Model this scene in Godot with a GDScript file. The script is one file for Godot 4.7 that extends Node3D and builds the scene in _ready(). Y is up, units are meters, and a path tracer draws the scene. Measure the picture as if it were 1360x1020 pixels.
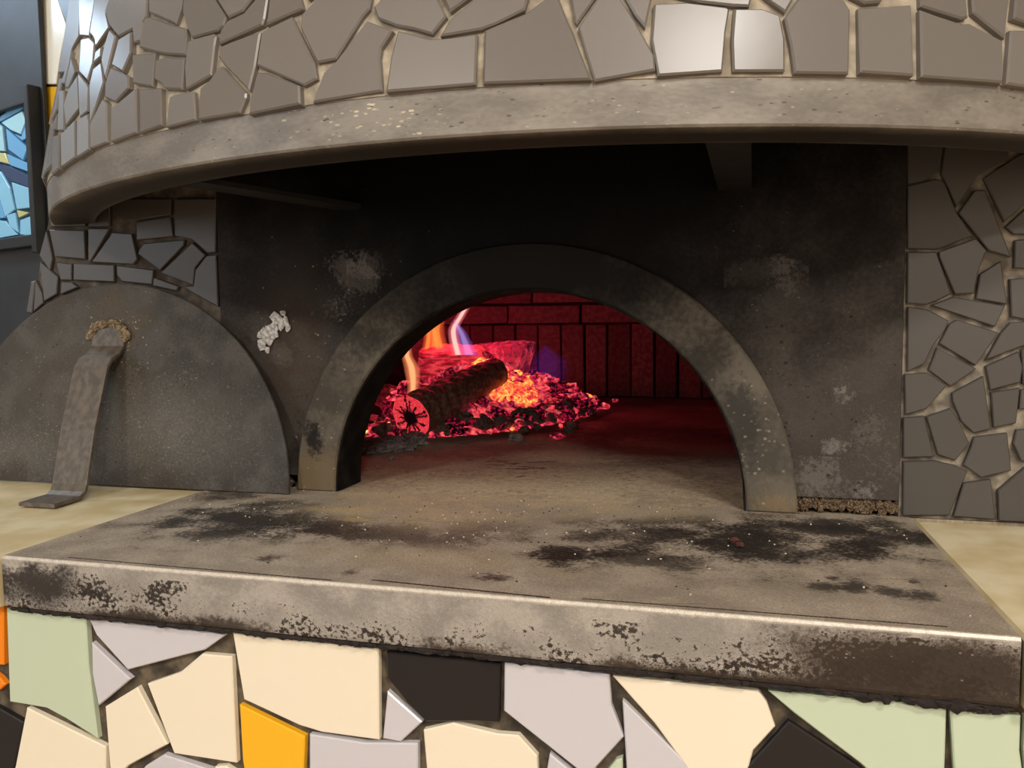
extends Node3D
# A wood-fired oven faced with broken tiles. Heights are given from the top of the steel
# hearth shelf, which lies LIFT metres above the floor; x runs along the shelf, z towards the room.

const LIFT := 1.0
const AXIS := Vector3(-0.27, 0.0, -0.63)      # the upright axis of the round hood
const ARCH := -0.272                          # middle of the mouth
const CHAMBER := Vector3(-0.27, 0.0, -0.72)   # middle of the baking chamber

var rng := RandomNumberGenerator.new()
var org := Vector3.ZERO
var m := {}
var hood_node: MeshInstance3D
var wall_node: MeshInstance3D
var left_wall_node: MeshInstance3D
var base_node: MeshInstance3D
var panel_backing: Node3D
var pillar_backing: Node3D
var hood_polys: Array = []
var wall_polys: Array = []
var base_polys: Array = []
var panel_polys: Array = []
var pillar_polys: Array = []


func _ready() -> void:
	rng.seed = 20817
	make_camera_and_light()
	make_materials()
	make_room()
	window_light()
	make_oven()
	make_counter()
	make_shelf()
	make_door()
	make_fire()
	make_background()


# ------------------------------------------------------------------ camera, sky, light, exposure
func make_camera_and_light() -> void:
	var cam := Camera3D.new()
	cam.name = "camera"
	cam.fov = 51.28
	cam.near = 0.05
	cam.far = 50.0
	add_child(cam)
	cam.transform = Transform3D(Basis(Vector3(0.96577, -0.01128, -0.25917), Vector3(-0.00854, 0.99713, -0.07521), Vector3(0.25927, 0.07485, 0.96290)), Vector3(0.0, LIFT + 0.25, 1.095))
	cam.current = true
	var we := WorldEnvironment.new()
	we.name = "world_environment"
	var env := Environment.new()
	env.background_mode = Environment.BG_COLOR
	env.background_color = Color(0.02, 0.02, 0.025)
	env.tonemap_mode = Environment.TONE_MAPPER_LINEAR
	env.tonemap_exposure = 1.36
	env.sdfgi_enabled = true
	env.ssao_enabled = true
	env.ssil_enabled = true
	we.environment = env
	add_child(we)
	# place, width, depth, energy, colour of each ceiling panel
	ceiling_lamp(Vector3(1.02, 2.0, 2.1), 0.42, 3.4, Color(1.0, 0.975, 0.94), "square ceiling lamp panel closest to the oven hood")
	ceiling_lamp(Vector3(-1.1, 2.0, 3.2), 0.36, 4.2, Color(1.0, 0.975, 0.94), "square ceiling lamp panel over the left end of the counter")
	ceiling_lamp(Vector3(1.3, 2.0, 3.9), 0.4, 7.0, Color(1.0, 0.965, 0.92), "larger ceiling lamp panel beside the rear wall on the right")
	ceiling_lamp(Vector3(-2.75, 2.0, -0.4), 0.2, 1.1, Color(0.93, 0.97, 1.0), "small added ceiling lamp panel that brightens the blue mosaic picture")  # unseen lamp added to brighten the blue tiles
	ceiling_lamp(Vector3(-3.85, 2.0, -0.85), 0.7, 1.3, Color(0.8, 0.9, 1.0), "cool white ceiling lamp panel beside the dark partition")


func ceiling_lamp(at: Vector3, w: float, energy: float, c: Color, label: String) -> void:
	var t := thing("ceiling_lamp", label, "lamp", at, "ceiling lamp panels")
	var st := begin()
	slab(st, rect(-w / 2 - 0.02, -w / 2 - 0.02, w / 2 + 0.02, w / 2 + 0.02), 0.03, 0.004, Transform3D(Basis(Vector3.RIGHT, Vector3.BACK, Vector3.DOWN), at + Vector3(0, -0.03, 0)))
	part("housing", st, flat_mat(Color(0.75, 0.74, 0.72), 0.5), t)
	st = begin()
	slab(st, rect(-w / 2, -w / 2, w / 2, w / 2), 0.008, 0.003, Transform3D(Basis(Vector3.RIGHT, Vector3.BACK, Vector3.DOWN), at + Vector3(0, -0.037, 0)))
	var g := flat_mat(Color(0.9, 0.9, 0.9), 0.5)
	g.emission_enabled = true
	g.emission = c
	g.emission_energy_multiplier = 1.5
	part("light_diffuser", st, g, t)
	var l := AreaLight3D.new()
	l.name = "lamp_light"
	l.area_size = Vector2(w, w)
	l.light_energy = energy
	l.light_color = c
	l.shadow_enabled = true
	l.set("area_range", 12.0)
	l.set("area_attenuation", 2.0)
	l.position = Vector3(0, -0.05, 0)
	l.rotation_degrees = Vector3(-90, 0, 0)
	t.add_child(l, true)


# a window in the wall on the left, its daylight falling across the front of the oven
func window_light() -> void:
	org = Vector3.ZERO
	var f := Transform3D(Basis(Vector3.FORWARD, Vector3.UP, Vector3.RIGHT), Vector3(-4.36, 0.0, 0.0))
	var st := begin()
	for s: Array in [[-4.02, 0.2, -2.78, 0.27], [-4.02, 1.53, -2.78, 1.6], [-4.02, 0.27, -3.95, 1.53], [-2.85, 0.27, -2.78, 1.53], [-3.42, 0.27, -3.38, 1.53]]:
		slab(st, rect(s[0], s[1], s[2], s[3]), 0.06, 0.004, f)
	var frame := structure("window_1", st, flat_mat(Color(0.8, 0.79, 0.76), 0.5))
	for s: Array in [[-3.95, -3.42], [-3.38, -2.85]]:
		st = begin()
		slab(st, rect(s[0], 0.27, s[1], 1.53), 0.01, 0.0, Transform3D(f.basis, f.origin - Vector3(0.03, 0, 0)))
		var g := flat_mat(Color(0.7, 0.75, 0.8), 0.4)
		g.emission_enabled = true
		g.emission = Color(0.86, 0.93, 1.0)
		g.emission_energy_multiplier = 1.2
		part("window_pane", st, g, frame)
	var l := AreaLight3D.new()
	l.name = "window_light"
	l.area_size = Vector2(1.1, 1.26)
	l.light_energy = 2.9
	l.light_color = Color(0.88, 0.94, 1.0)
	l.shadow_enabled = true
	l.set("area_range", 12.0)
	l.set("area_attenuation", 2.0)
	l.position = Vector3(-4.34, 0.9, 3.4)
	l.rotation_degrees = Vector3(0, -90, 0)
	frame.add_child(l, true)


# ------------------------------------------------------------------ building helpers
func thing(called: String, label: String, category: String, at: Vector3, group := "") -> Node3D:
	var o := Node3D.new()
	o.name = called
	add_child(o, true)
	fix_number(o)
	o.position = at + Vector3(0, LIFT, 0)
	org = at
	o.set_meta("label", label)
	o.set_meta("category", category)
	if group:
		o.set_meta("group", group)
	return o


var used := {}
func fix_number(o: Node) -> void:
	var base_name := String(o.name).rstrip("0123456789@_")
	var key := str(o.get_parent().get_instance_id()) + "/" + base_name
	var n: int = used.get(key, 0)
	used[key] = n + 1
	o.name = base_name if n == 0 else "%s_%03d" % [base_name, n]


func begin() -> SurfaceTool:
	var st := SurfaceTool.new()
	st.begin(Mesh.PRIMITIVE_TRIANGLES)
	st.set_smooth_group(-1)
	return st


func commit(st: SurfaceTool) -> ArrayMesh:
	st.generate_normals()
	return st.commit()


func part(called: String, st: SurfaceTool, mat: Material, parent: Node) -> MeshInstance3D:
	var o := MeshInstance3D.new()
	o.mesh = commit(st)
	o.material_override = mat
	o.name = called
	parent.add_child(o, true)
	fix_number(o)
	return o


func structure(called: String, st: SurfaceTool, mat: Material) -> MeshInstance3D:
	var o := part(called, st, mat, self)
	o.position = Vector3(0, LIFT, 0)
	o.set_meta("kind", "structure")
	return o


func tri(st: SurfaceTool, a: Vector3, b: Vector3, c: Vector3, out: Vector3, ua := Vector2.ZERO, ub := Vector2.ZERO, uc := Vector2.ZERO) -> void:
	if (b - a).cross(c - a).dot(out) > 0:
		st.set_uv(ua); st.add_vertex(a - org)
		st.set_uv(uc); st.add_vertex(c - org)
		st.set_uv(ub); st.add_vertex(b - org)
	else:
		st.set_uv(ua); st.add_vertex(a - org)
		st.set_uv(ub); st.add_vertex(b - org)
		st.set_uv(uc); st.add_vertex(c - org)


func quad(st: SurfaceTool, a: Vector3, b: Vector3, c: Vector3, d: Vector3, out: Vector3, ua := Vector2.ZERO, ub := Vector2.ZERO, uc := Vector2.ZERO, ud := Vector2.ZERO) -> void:
	tri(st, a, b, c, out, ua, ub, uc)
	tri(st, a, c, d, out, ua, uc, ud)


func rect(x0: float, y0: float, x1: float, y1: float) -> PackedVector2Array:
	return PackedVector2Array([Vector2(x0, y0), Vector2(x1, y0), Vector2(x1, y1), Vector2(x0, y1)])


func ccw(p: PackedVector2Array) -> PackedVector2Array:
	if Geometry2D.is_polygon_clockwise(p):
		var q := p.duplicate()
		q.reverse()
		# is_polygon_clockwise counts with y down, so test the area itself
		p = q
	var area := 0.0
	for i in p.size():
		area += p[i].cross(p[(i + 1) % p.size()])
	if area < 0:
		p.reverse()
	return p


func inset(p: PackedVector2Array, b: float) -> PackedVector2Array:
	var out := PackedVector2Array()
	var n := p.size()
	for i in n:
		var e0 := (p[i] - p[(i + n - 1) % n]).normalized()
		var e1 := (p[(i + 1) % n] - p[i]).normalized()
		var n0 := Vector2(-e0.y, e0.x)
		var n1 := Vector2(-e1.y, e1.x)
		var s := n0 + n1
		var k := s.length_squared() / 2.0
		out.append(p[i] + s * (b / maxf(k, 0.35)))
	return out


# A plate: the outline lies in the frame's x-y plane, its face at z = 0 looking along +z, bevelled by b, thickness t.
func slab(st: SurfaceTool, outline: PackedVector2Array, t: float, b: float, f: Transform3D, uv := Rect2(0, 0, 1, 1), back := true) -> void:
	var p := ccw(outline)
	var q := inset(p, b) if b > 0.0 else p
	var n := p.size()
	var z := f.basis.z
	var idx := Geometry2D.triangulate_polygon(q)
	if idx.is_empty():
		q = p
		idx = Geometry2D.triangulate_polygon(q)
	var w := func(v: Vector2) -> Vector2: return (v - uv.position) / uv.size
	for i in range(0, idx.size(), 3):
		var v0 := q[idx[i]]; var v1 := q[idx[i + 1]]; var v2 := q[idx[i + 2]]
		tri(st, f * Vector3(v0.x, v0.y, 0), f * Vector3(v1.x, v1.y, 0), f * Vector3(v2.x, v2.y, 0), z, w.call(v0), w.call(v1), w.call(v2))
	if back:
		var jdx := Geometry2D.triangulate_polygon(p)
		for i in range(0, jdx.size(), 3):
			var v0 := p[jdx[i]]; var v1 := p[jdx[i + 1]]; var v2 := p[jdx[i + 2]]
			tri(st, f * Vector3(v0.x, v0.y, -t), f * Vector3(v1.x, v1.y, -t), f * Vector3(v2.x, v2.y, -t), -z, w.call(v0), w.call(v1), w.call(v2))
	for i in n:
		var j := (i + 1) % n
		var e := p[j] - p[i]
		var o := f.basis * Vector3(e.y, -e.x, 0)
		if b > 0.0:
			quad(st, f * Vector3(q[i].x, q[i].y, 0), f * Vector3(q[j].x, q[j].y, 0), f * Vector3(p[j].x, p[j].y, -b), f * Vector3(p[i].x, p[i].y, -b), o.normalized() + z, w.call(q[i]), w.call(q[j]), w.call(p[j]), w.call(p[i]))
		quad(st, f * Vector3(p[i].x, p[i].y, -b), f * Vector3(p[j].x, p[j].y, -b), f * Vector3(p[j].x, p[j].y, -t), f * Vector3(p[i].x, p[i].y, -t), o, w.call(p[i]), w.call(p[j]), w.call(p[j]), w.call(p[i]))


func box(st: SurfaceTool, a: Vector3, c: Vector3, b := 0.002) -> void:
	# a box between two corners; its face towards +z is bevelled
	slab(st, rect(a.x, a.y, c.x, c.y), c.z - a.z, b, Transform3D(Basis(), Vector3(0, 0, c.z)))


# A closed profile of (radius, height) turned about the upright line through c.
func lathe(st: SurfaceTool, prof: PackedVector2Array, c: Vector3, a0: float, a1: float, n: int, ends := true) -> void:
	var mid := Vector2.ZERO
	for p in prof:
		mid += p / prof.size()
	var u0 := 0.0
	for k in prof.size():
		var p := prof[k]
		var q := prof[(k + 1) % prof.size()]
		var e := q - p
		var o2 := Vector2(e.y, -e.x)
		if o2.dot((p + q) / 2 - mid) < 0:
			o2 = -o2
		for i in n:
			var t0 := lerpf(a0, a1, float(i) / n)
			var t1 := lerpf(a0, a1, float(i + 1) / n)
			var d0 := Vector3(cos(t0), 0, sin(t0))
			var d1 := Vector3(cos(t1), 0, sin(t1))
			var dm := (d0 + d1).normalized()
			var v0 := float(k) / prof.size()
			var v1 := float(k + 1) / prof.size()
			quad(st, c + d0 * p.x + Vector3.UP * p.y, c + d1 * p.x + Vector3.UP * p.y, c + d1 * q.x + Vector3.UP * q.y, c + d0 * q.x + Vector3.UP * q.y, dm * o2.x + Vector3.UP * o2.y,
				Vector2(float(i) / n, v0), Vector2(float(i + 1) / n, v0), Vector2(float(i + 1) / n, v1), Vector2(float(i) / n, v1))
	if ends:
		var idx := Geometry2D.triangulate_polygon(prof)
		for t: float in [a0, a1]:
			var d := Vector3(cos(t), 0, sin(t))
			var o := Vector3(-sin(t), 0, cos(t)) * (1.0 if t == maxf(a0, a1) else -1.0)
			for i in range(0, idx.size(), 3):
				tri(st, c + d * prof[idx[i]].x + Vector3.UP * prof[idx[i]].y, c + d * prof[idx[i + 1]].x + Vector3.UP * prof[idx[i + 1]].y, c + d * prof[idx[i + 2]].x + Vector3.UP * prof[idx[i + 2]].y, o)


func smooth_lathe(st: SurfaceTool, prof: PackedVector2Array, c: Vector3, a0: float, a1: float, n: int, ends := true) -> void:
	st.set_smooth_group(0)
	lathe(st, prof, c, a0, a1, n, ends)


# ------------------------------------------------------------------ materials
func flat_mat(c: Color, rough := 0.6, metal := 0.0) -> StandardMaterial3D:
	var a := StandardMaterial3D.new()
	a.albedo_color = c
	a.roughness = rough
	a.metallic = metal
	return a


func noise(seed_: int, freq: float, oct := 4, kind := FastNoiseLite.TYPE_SIMPLEX_SMOOTH) -> FastNoiseLite:
	var n := FastNoiseLite.new()
	n.seed = seed_
	n.frequency = freq
	n.noise_type = kind
	n.fractal_octaves = oct
	return n


func ramp(stops: Array) -> Gradient:
	var g := Gradient.new()
	var offs := PackedFloat32Array()
	var cols := PackedColorArray()
	for s in stops:
		offs.append(s[0])
		cols.append(s[1])
	g.offsets = offs
	g.colors = cols
	return g


func noise_tex(n: FastNoiseLite, size: int, g: Gradient = null) -> NoiseTexture2D:
	var t := NoiseTexture2D.new()
	t.width = size
	t.height = size
	t.seamless = true
	t.noise = n
	if g:
		t.color_ramp = g
	return t


# noise colour and relief in the thing's own axes; per metre the pattern repeats `rep` times
func mottled(a: Color, b: Color, rep: float, rough: float, relief := 0.0, seed_ := 1, freq := 0.02, metal := 0.0, oct := 5) -> StandardMaterial3D:
	var s := StandardMaterial3D.new()
	s.albedo_texture = noise_tex(noise(seed_, freq, oct), 384, ramp([[0.25, a], [0.75, b]]))
	s.uv1_triplanar = true
	s.uv1_scale = Vector3.ONE * rep
	s.roughness = rough
	s.metallic = metal
	if relief > 0.0:
		s.heightmap_enabled = true
		s.heightmap_scale = relief
		s.heightmap_texture = bump_tex
	return s


var bump_tex: NoiseTexture2D
var worn_rough: NoiseTexture2D


func glaze(c: Color, rough: float, vary := 0.0) -> StandardMaterial3D:
	var s := StandardMaterial3D.new()
	s.albedo_color = c
	s.roughness = rough
	s.uv1_triplanar = true
	s.uv1_scale = Vector3.ONE * 3.0
	if vary > 0.0:
		s.heightmap_enabled = true
		s.heightmap_scale = vary
		s.heightmap_texture = bump_tex
	return s


# A drawing board for worn metal: base colours from noise, then blots, then specks.
class Board:
	var w: int
	var h: int
	var px: PackedFloat32Array
	var fine: PackedByteArray
	var coarse: PackedByteArray
	var grit := PackedFloat32Array()
	var rnd := RandomNumberGenerator.new()

	func _init(w_: int, h_: int, seed_: int, a: Color, b: Color) -> void:
		w = w_
		h = h_
		rnd.seed = seed_
		for k in 4093:
			grit.append(rnd.randfn(0.0, 26.0))
		var n1 := FastNoiseLite.new()
		n1.seed = seed_
		n1.frequency = 0.09
		n1.fractal_octaves = 4
		var n2 := FastNoiseLite.new()
		n2.seed = seed_ + 7
		n2.frequency = 0.009
		n2.fractal_octaves = 5
		fine = n1.get_image(w, h).get_data()
		coarse = n2.get_image(w, h).get_data()
		px.resize(w * h * 3)
		for i in w * h:
			var t := clampf((coarse[i] - 60.0) / 135.0 + (fine[i] - 128.0) / 420.0, 0.0, 1.0)
			px[i * 3] = lerpf(a.r, b.r, t)
			px[i * 3 + 1] = lerpf(a.g, b.g, t)
			px[i * 3 + 2] = lerpf(a.b, b.b, t)

	# a grain of single lighter and darker points
	func grain(amount: float) -> void:
		for i in w * h:
			var g := grit[(i * 31 + (i / w) * 17) % 4093] / 26.0 * amount
			for c in 3:
				px[i * 3 + c] *= 1.0 + g

	# an ellipse with a ragged rim; numbers in shares of the board's width and height
	func blot(cx: float, cy: float, rx: float, ry: float, c: Color, strength: float, ragged := 0.9) -> void:
		var x0 := maxi(0, int((cx - rx * 1.7) * w))
		var x1 := mini(w, int((cx + rx * 1.7) * w) + 1)
		var y0 := maxi(0, int((cy - ry * 1.7) * h))
		var y1 := mini(h, int((cy + ry * 1.7) * h) + 1)
		for y in range(y0, y1):
			var dy := (float(y) / h - cy) / ry
			for x in range(x0, x1):
				var dx := (float(x) / w - cx) / rx
				var i := y * w + x
				var d := sqrt(dx * dx + dy * dy) + ((fine[i] - 128.0) * 0.6 + (coarse[i] - 128.0) + grit[(i * 7 + y * 13) % 4093]) / 128.0 * ragged
				if d < 1.15:
					var s := clampf((1.15 - d) / 0.75, 0.0, 1.0) * strength
					px[i * 3] = lerpf(px[i * 3], c.r, s)
					px[i * 3 + 1] = lerpf(px[i * 3 + 1], c.g, s)
					px[i * 3 + 2] = lerpf(px[i * 3 + 2], c.b, s)

	# dabs where the coarse and fine noise together pass a level, between two heights of the board
	func flake(y_from: float, y_to: float, x_from: float, x_to: float, level: float, c: Color, strength: float) -> void:
		for y in range(int(y_from * h), int(y_to * h)):
			for x in range(int(x_from * w), int(x_to * w)):
				var i := y * w + x
				var rim := minf(minf((float(x) / w - x_from) / maxf(x_to - x_from, 0.01), (x_to - float(x) / w) / maxf(x_to - x_from, 0.01)) * 4.0, minf((float(y) / h - y_from) if y_from > 0.0 else 1.0, (y_to - float(y) / h) if y_to < 1.0 else 1.0) * 6.0)
				if x_to - x_from > 0.9:
					rim = 1.0 if y_from <= 0.0 else (float(y) / h - y_from) * 3.0
				var v := (fine[i] * 0.5 + coarse[i] * 0.5 + grit[(i * 7 + y * 13) % 4093] * 0.4) / 255.0 - 0.14 * (1.0 - clampf(rim, 0.0, 1.0))
				if v > level:
					var s := clampf((v - level) / 0.04, 0.0, 1.0) * strength
					px[i * 3] = lerpf(px[i * 3], c.r, s)
					px[i * 3 + 1] = lerpf(px[i * 3 + 1], c.g, s)
					px[i * 3 + 2] = lerpf(px[i * 3 + 2], c.b, s)

	func specks(count: int, cx: float, cy: float, rx: float, ry: float, c: Color, most: int) -> void:
		for k in count:
			var x := int((cx + rnd.randfn(0.0, 0.5) * rx) * w)
			var y := int((cy + rnd.randfn(0.0, 0.5) * ry) * h)
			var r := rnd.randi_range(0, most)
			var s := rnd.randf_range(0.25, 0.9)
			for j in range(y, y + r + 1):
				for i in range(x, x + r + 1 + rnd.randi_range(0, 1)):
					if i >= 0 and j >= 0 and i < w and j < h:
						var o := (j * w + i) * 3
						px[o] = lerpf(px[o], c.r, s)
						px[o + 1] = lerpf(px[o + 1], c.g, s)
						px[o + 2] = lerpf(px[o + 2], c.b, s)

	func line(ax: float, ay: float, bx: float, by: float, wide: float, c: Color, s: float) -> void:
		var n := int(Vector2((bx - ax) * w, (by - ay) * h).length()) + 1
		for k in n:
			var t := float(k) / n
			var x := lerpf(ax, bx, t) * w + rnd.randf_range(-0.7, 0.7)
			var y := lerpf(ay, by, t) * h + rnd.randf_range(-0.7, 0.7)
			for j in range(int(y - wide), int(y + wide) + 1):
				for i in range(int(x - wide), int(x + wide) + 1):
					if i >= 0 and j >= 0 and i < w and j < h:
						var o := (j * w + i) * 3
						px[o] = lerpf(px[o], c.r, s)
						px[o + 1] = lerpf(px[o + 1], c.g, s)
						px[o + 2] = lerpf(px[o + 2], c.b, s)

	func texture() -> ImageTexture:
		var b := PackedByteArray()
		b.resize(w * h * 3)
		for i in w * h * 3:
			b[i] = int(clampf(px[i], 0.0, 1.0) * 255.0)
		return ImageTexture.create_from_image(Image.create_from_data(w, h, false, Image.FORMAT_RGB8, b))


func board_mat(b: Board, rough: float, metal := 0.0, relief := 0.0) -> StandardMaterial3D:
	var s := StandardMaterial3D.new()
	s.albedo_texture = b.texture()
	s.roughness = rough
	s.metallic = metal
	s.texture_repeat = false
	if relief > 0.0:
		var g := PackedByteArray()
		g.resize(b.w * b.h)
		for i in b.w * b.h:
			g[i] = int(b.fine[i] * 0.6 + b.coarse[i] * 0.4)
		s.heightmap_enabled = true
		s.heightmap_scale = relief
		s.heightmap_texture = ImageTexture.create_from_image(Image.create_from_data(b.w, b.h, false, Image.FORMAT_L8, g))
	return s


func rgb(r: int, g: int, b: int) -> Color:
	return Color8(r, g, b)


func make_materials() -> void:
	bump_tex = noise_tex(noise(5, 0.03, 4), 256)
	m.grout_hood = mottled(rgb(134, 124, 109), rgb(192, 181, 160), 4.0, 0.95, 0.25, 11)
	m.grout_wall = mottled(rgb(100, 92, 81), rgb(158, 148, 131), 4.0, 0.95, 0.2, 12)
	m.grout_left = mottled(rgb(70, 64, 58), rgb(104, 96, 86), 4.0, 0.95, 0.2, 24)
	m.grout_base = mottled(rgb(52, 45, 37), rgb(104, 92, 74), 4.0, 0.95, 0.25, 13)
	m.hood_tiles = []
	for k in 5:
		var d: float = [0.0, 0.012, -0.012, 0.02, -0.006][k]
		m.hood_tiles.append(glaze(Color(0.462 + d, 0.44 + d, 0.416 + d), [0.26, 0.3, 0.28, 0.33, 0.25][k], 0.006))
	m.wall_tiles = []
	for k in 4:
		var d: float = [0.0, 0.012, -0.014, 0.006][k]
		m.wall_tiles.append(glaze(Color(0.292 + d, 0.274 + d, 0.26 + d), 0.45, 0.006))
	m.base_tiles = {
		"c": glaze(rgb(240, 229, 205), 0.22), "l": glaze(rgb(205, 202, 206), 0.22), "g": glaze(rgb(196, 209, 182), 0.22),
		"k": glaze(rgb(34, 31, 32), 0.3), "y": glaze(rgb(246, 184, 40), 0.22), "o": glaze(rgb(244, 138, 28), 0.22)}
	m.blue_tiles = {
		"c": glaze(rgb(176, 228, 240), 0.3), "l": glaze(rgb(150, 214, 244), 0.3), "b": glaze(rgb(112, 182, 230), 0.3),
		"n": glaze(rgb(40, 62, 104), 0.3), "v": glaze(rgb(96, 98, 128), 0.3), "y": glaze(rgb(214, 208, 140), 0.3)}
	m.grout_blue = mottled(rgb(34, 62, 90), rgb(60, 96, 128), 4.0, 0.9, 0.0, 14)
	m.soot = mottled(rgb(20, 18, 17), rgb(38, 34, 31), 3.0, 0.9, 0.2, 15)
	m.soot.metallic_specular = 0.2
	m.black_steel = mottled(rgb(20, 18, 17), rgb(34, 31, 28), 3.0, 0.6, 0.05, 16)
	m.bar_steel = mottled(rgb(84, 76, 67), rgb(112, 102, 90), 5.0, 0.5, 0.008, 17, 0.03, 0.2)
	m.rust = mottled(rgb(96, 82, 64), rgb(178, 160, 130), 14.0, 0.95, 0.3, 18)
	m.mortar_rough = mottled(rgb(46, 37, 30), rgb(158, 132, 98), 16.0, 0.95, 0.5, 19, 0.05)
	m.marble = mottled(rgb(218, 198, 150), rgb(240, 226, 188), 2.2, 0.3, 0.0, 20, 0.012)
	m.dark_paint = mottled(rgb(42, 44, 47), rgb(50, 52, 56), 1.0, 0.48, 0.0, 21)
	m.frame_black = flat_mat(rgb(26, 26, 28), 0.4)
	m.firebricks = []
	for k in 4:
		m.firebricks.append(mottled([rgb(106, 88, 88), rgb(96, 80, 82), rgb(112, 92, 92), rgb(90, 74, 76)][k], [rgb(134, 112, 110), rgb(122, 102, 102), rgb(140, 118, 116), rgb(114, 94, 94)][k], 6.0, 0.95, 0.25, 30 + k))
	m.mortar_dark = mottled(rgb(30, 24, 22), rgb(52, 42, 38), 4.0, 0.95, 0.2, 35)


# ------------------------------------------------------------------ room
func make_room() -> void:
	org = Vector3.ZERO
	var x0 := -4.4
	var x1 := 2.8
	var z0 := -3.4
	var z1 := 4.8
	var warm := mottled(rgb(196, 188, 176), rgb(206, 198, 188), 0.5, 0.85, 0.0, 40)
	var st := begin()
	box(st, Vector3(x0 - 0.15, -1.12, z0 - 0.15), Vector3(x1 + 0.15, -1.0, z1 + 0.15), 0.0)
	structure("floor", st, mottled(rgb(120, 96, 72), rgb(142, 116, 88), 0.8, 0.55, 0.0, 41))
	st = begin()
	box(st, Vector3(x0 - 0.15, 2.0, z0 - 0.15), Vector3(x1 + 0.15, 2.15, z1 + 0.15), 0.0)
	structure("ceiling", st, mottled(rgb(214, 208, 198), rgb(222, 216, 206), 0.5, 0.9, 0.0, 42))
	st = begin()
	box(st, Vector3(x0 - 0.15, -1.0, z0), Vector3(x0, 2.0, z1), 0.0)
	structure("wall_left", st, warm)
	st = begin()
	box(st, Vector3(x1, -1.0, z0), Vector3(x1 + 0.15, 2.0, z1), 0.0)
	structure("wall_right", st, warm)
	st = begin()
	box(st, Vector3(x0, -1.0, z0 - 0.15), Vector3(x1, 2.0, z0), 0.0)
	structure("wall_back", st, warm)
	st = begin()
	box(st, Vector3(x0, -1.0, z1), Vector3(x1, 2.0, z1 + 0.15), 0.0)
	structure("wall_front", st, warm)


# ------------------------------------------------------------------ oven
func hood_radius(y: float) -> float:
	var d := y - 0.467
	return 1.028 - 0.17 * d - 0.08 * d * d if d >= 0.0 else 1.028 - 0.25 * d


func hood_at(a: float, y: float, off := 0.0) -> Vector3:
	# a is turned from the room side (+z) towards +x
	var r := hood_radius(y) + off
	return AXIS + Vector3(sin(a) * r, y, cos(a) * r)


func arch_outline(r: float, y0: float, n := 40) -> PackedVector2Array:
	var p := PackedVector2Array()
	p.append(Vector2(ARCH + r, y0))
	for i in n + 1:
		var t := PI * i / n
		p.append(Vector2(ARCH + cos(t) * r, maxf(y0, sin(t) * r)))
	p.append(Vector2(ARCH - r, y0))
	return p


# a wall with the mouth cut out of its foot
func wall_with_mouth(x0: float, x1: float, y0: float, y1: float, r: float) -> PackedVector2Array:
	var p := PackedVector2Array([Vector2(x0, y0), Vector2(x0, y1), Vector2(x1, y1), Vector2(x1, y0)])
	var n := 48
	for i in n + 1:
		var t := PI * i / n
		p.append(Vector2(ARCH + cos(t) * r, maxf(sin(t) * r, y0)))
	var q := PackedVector2Array()
	for v in p:
		if q.is_empty() or q[-1].distance_to(v) > 0.0005:
			q.append(v)
	return q


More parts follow.
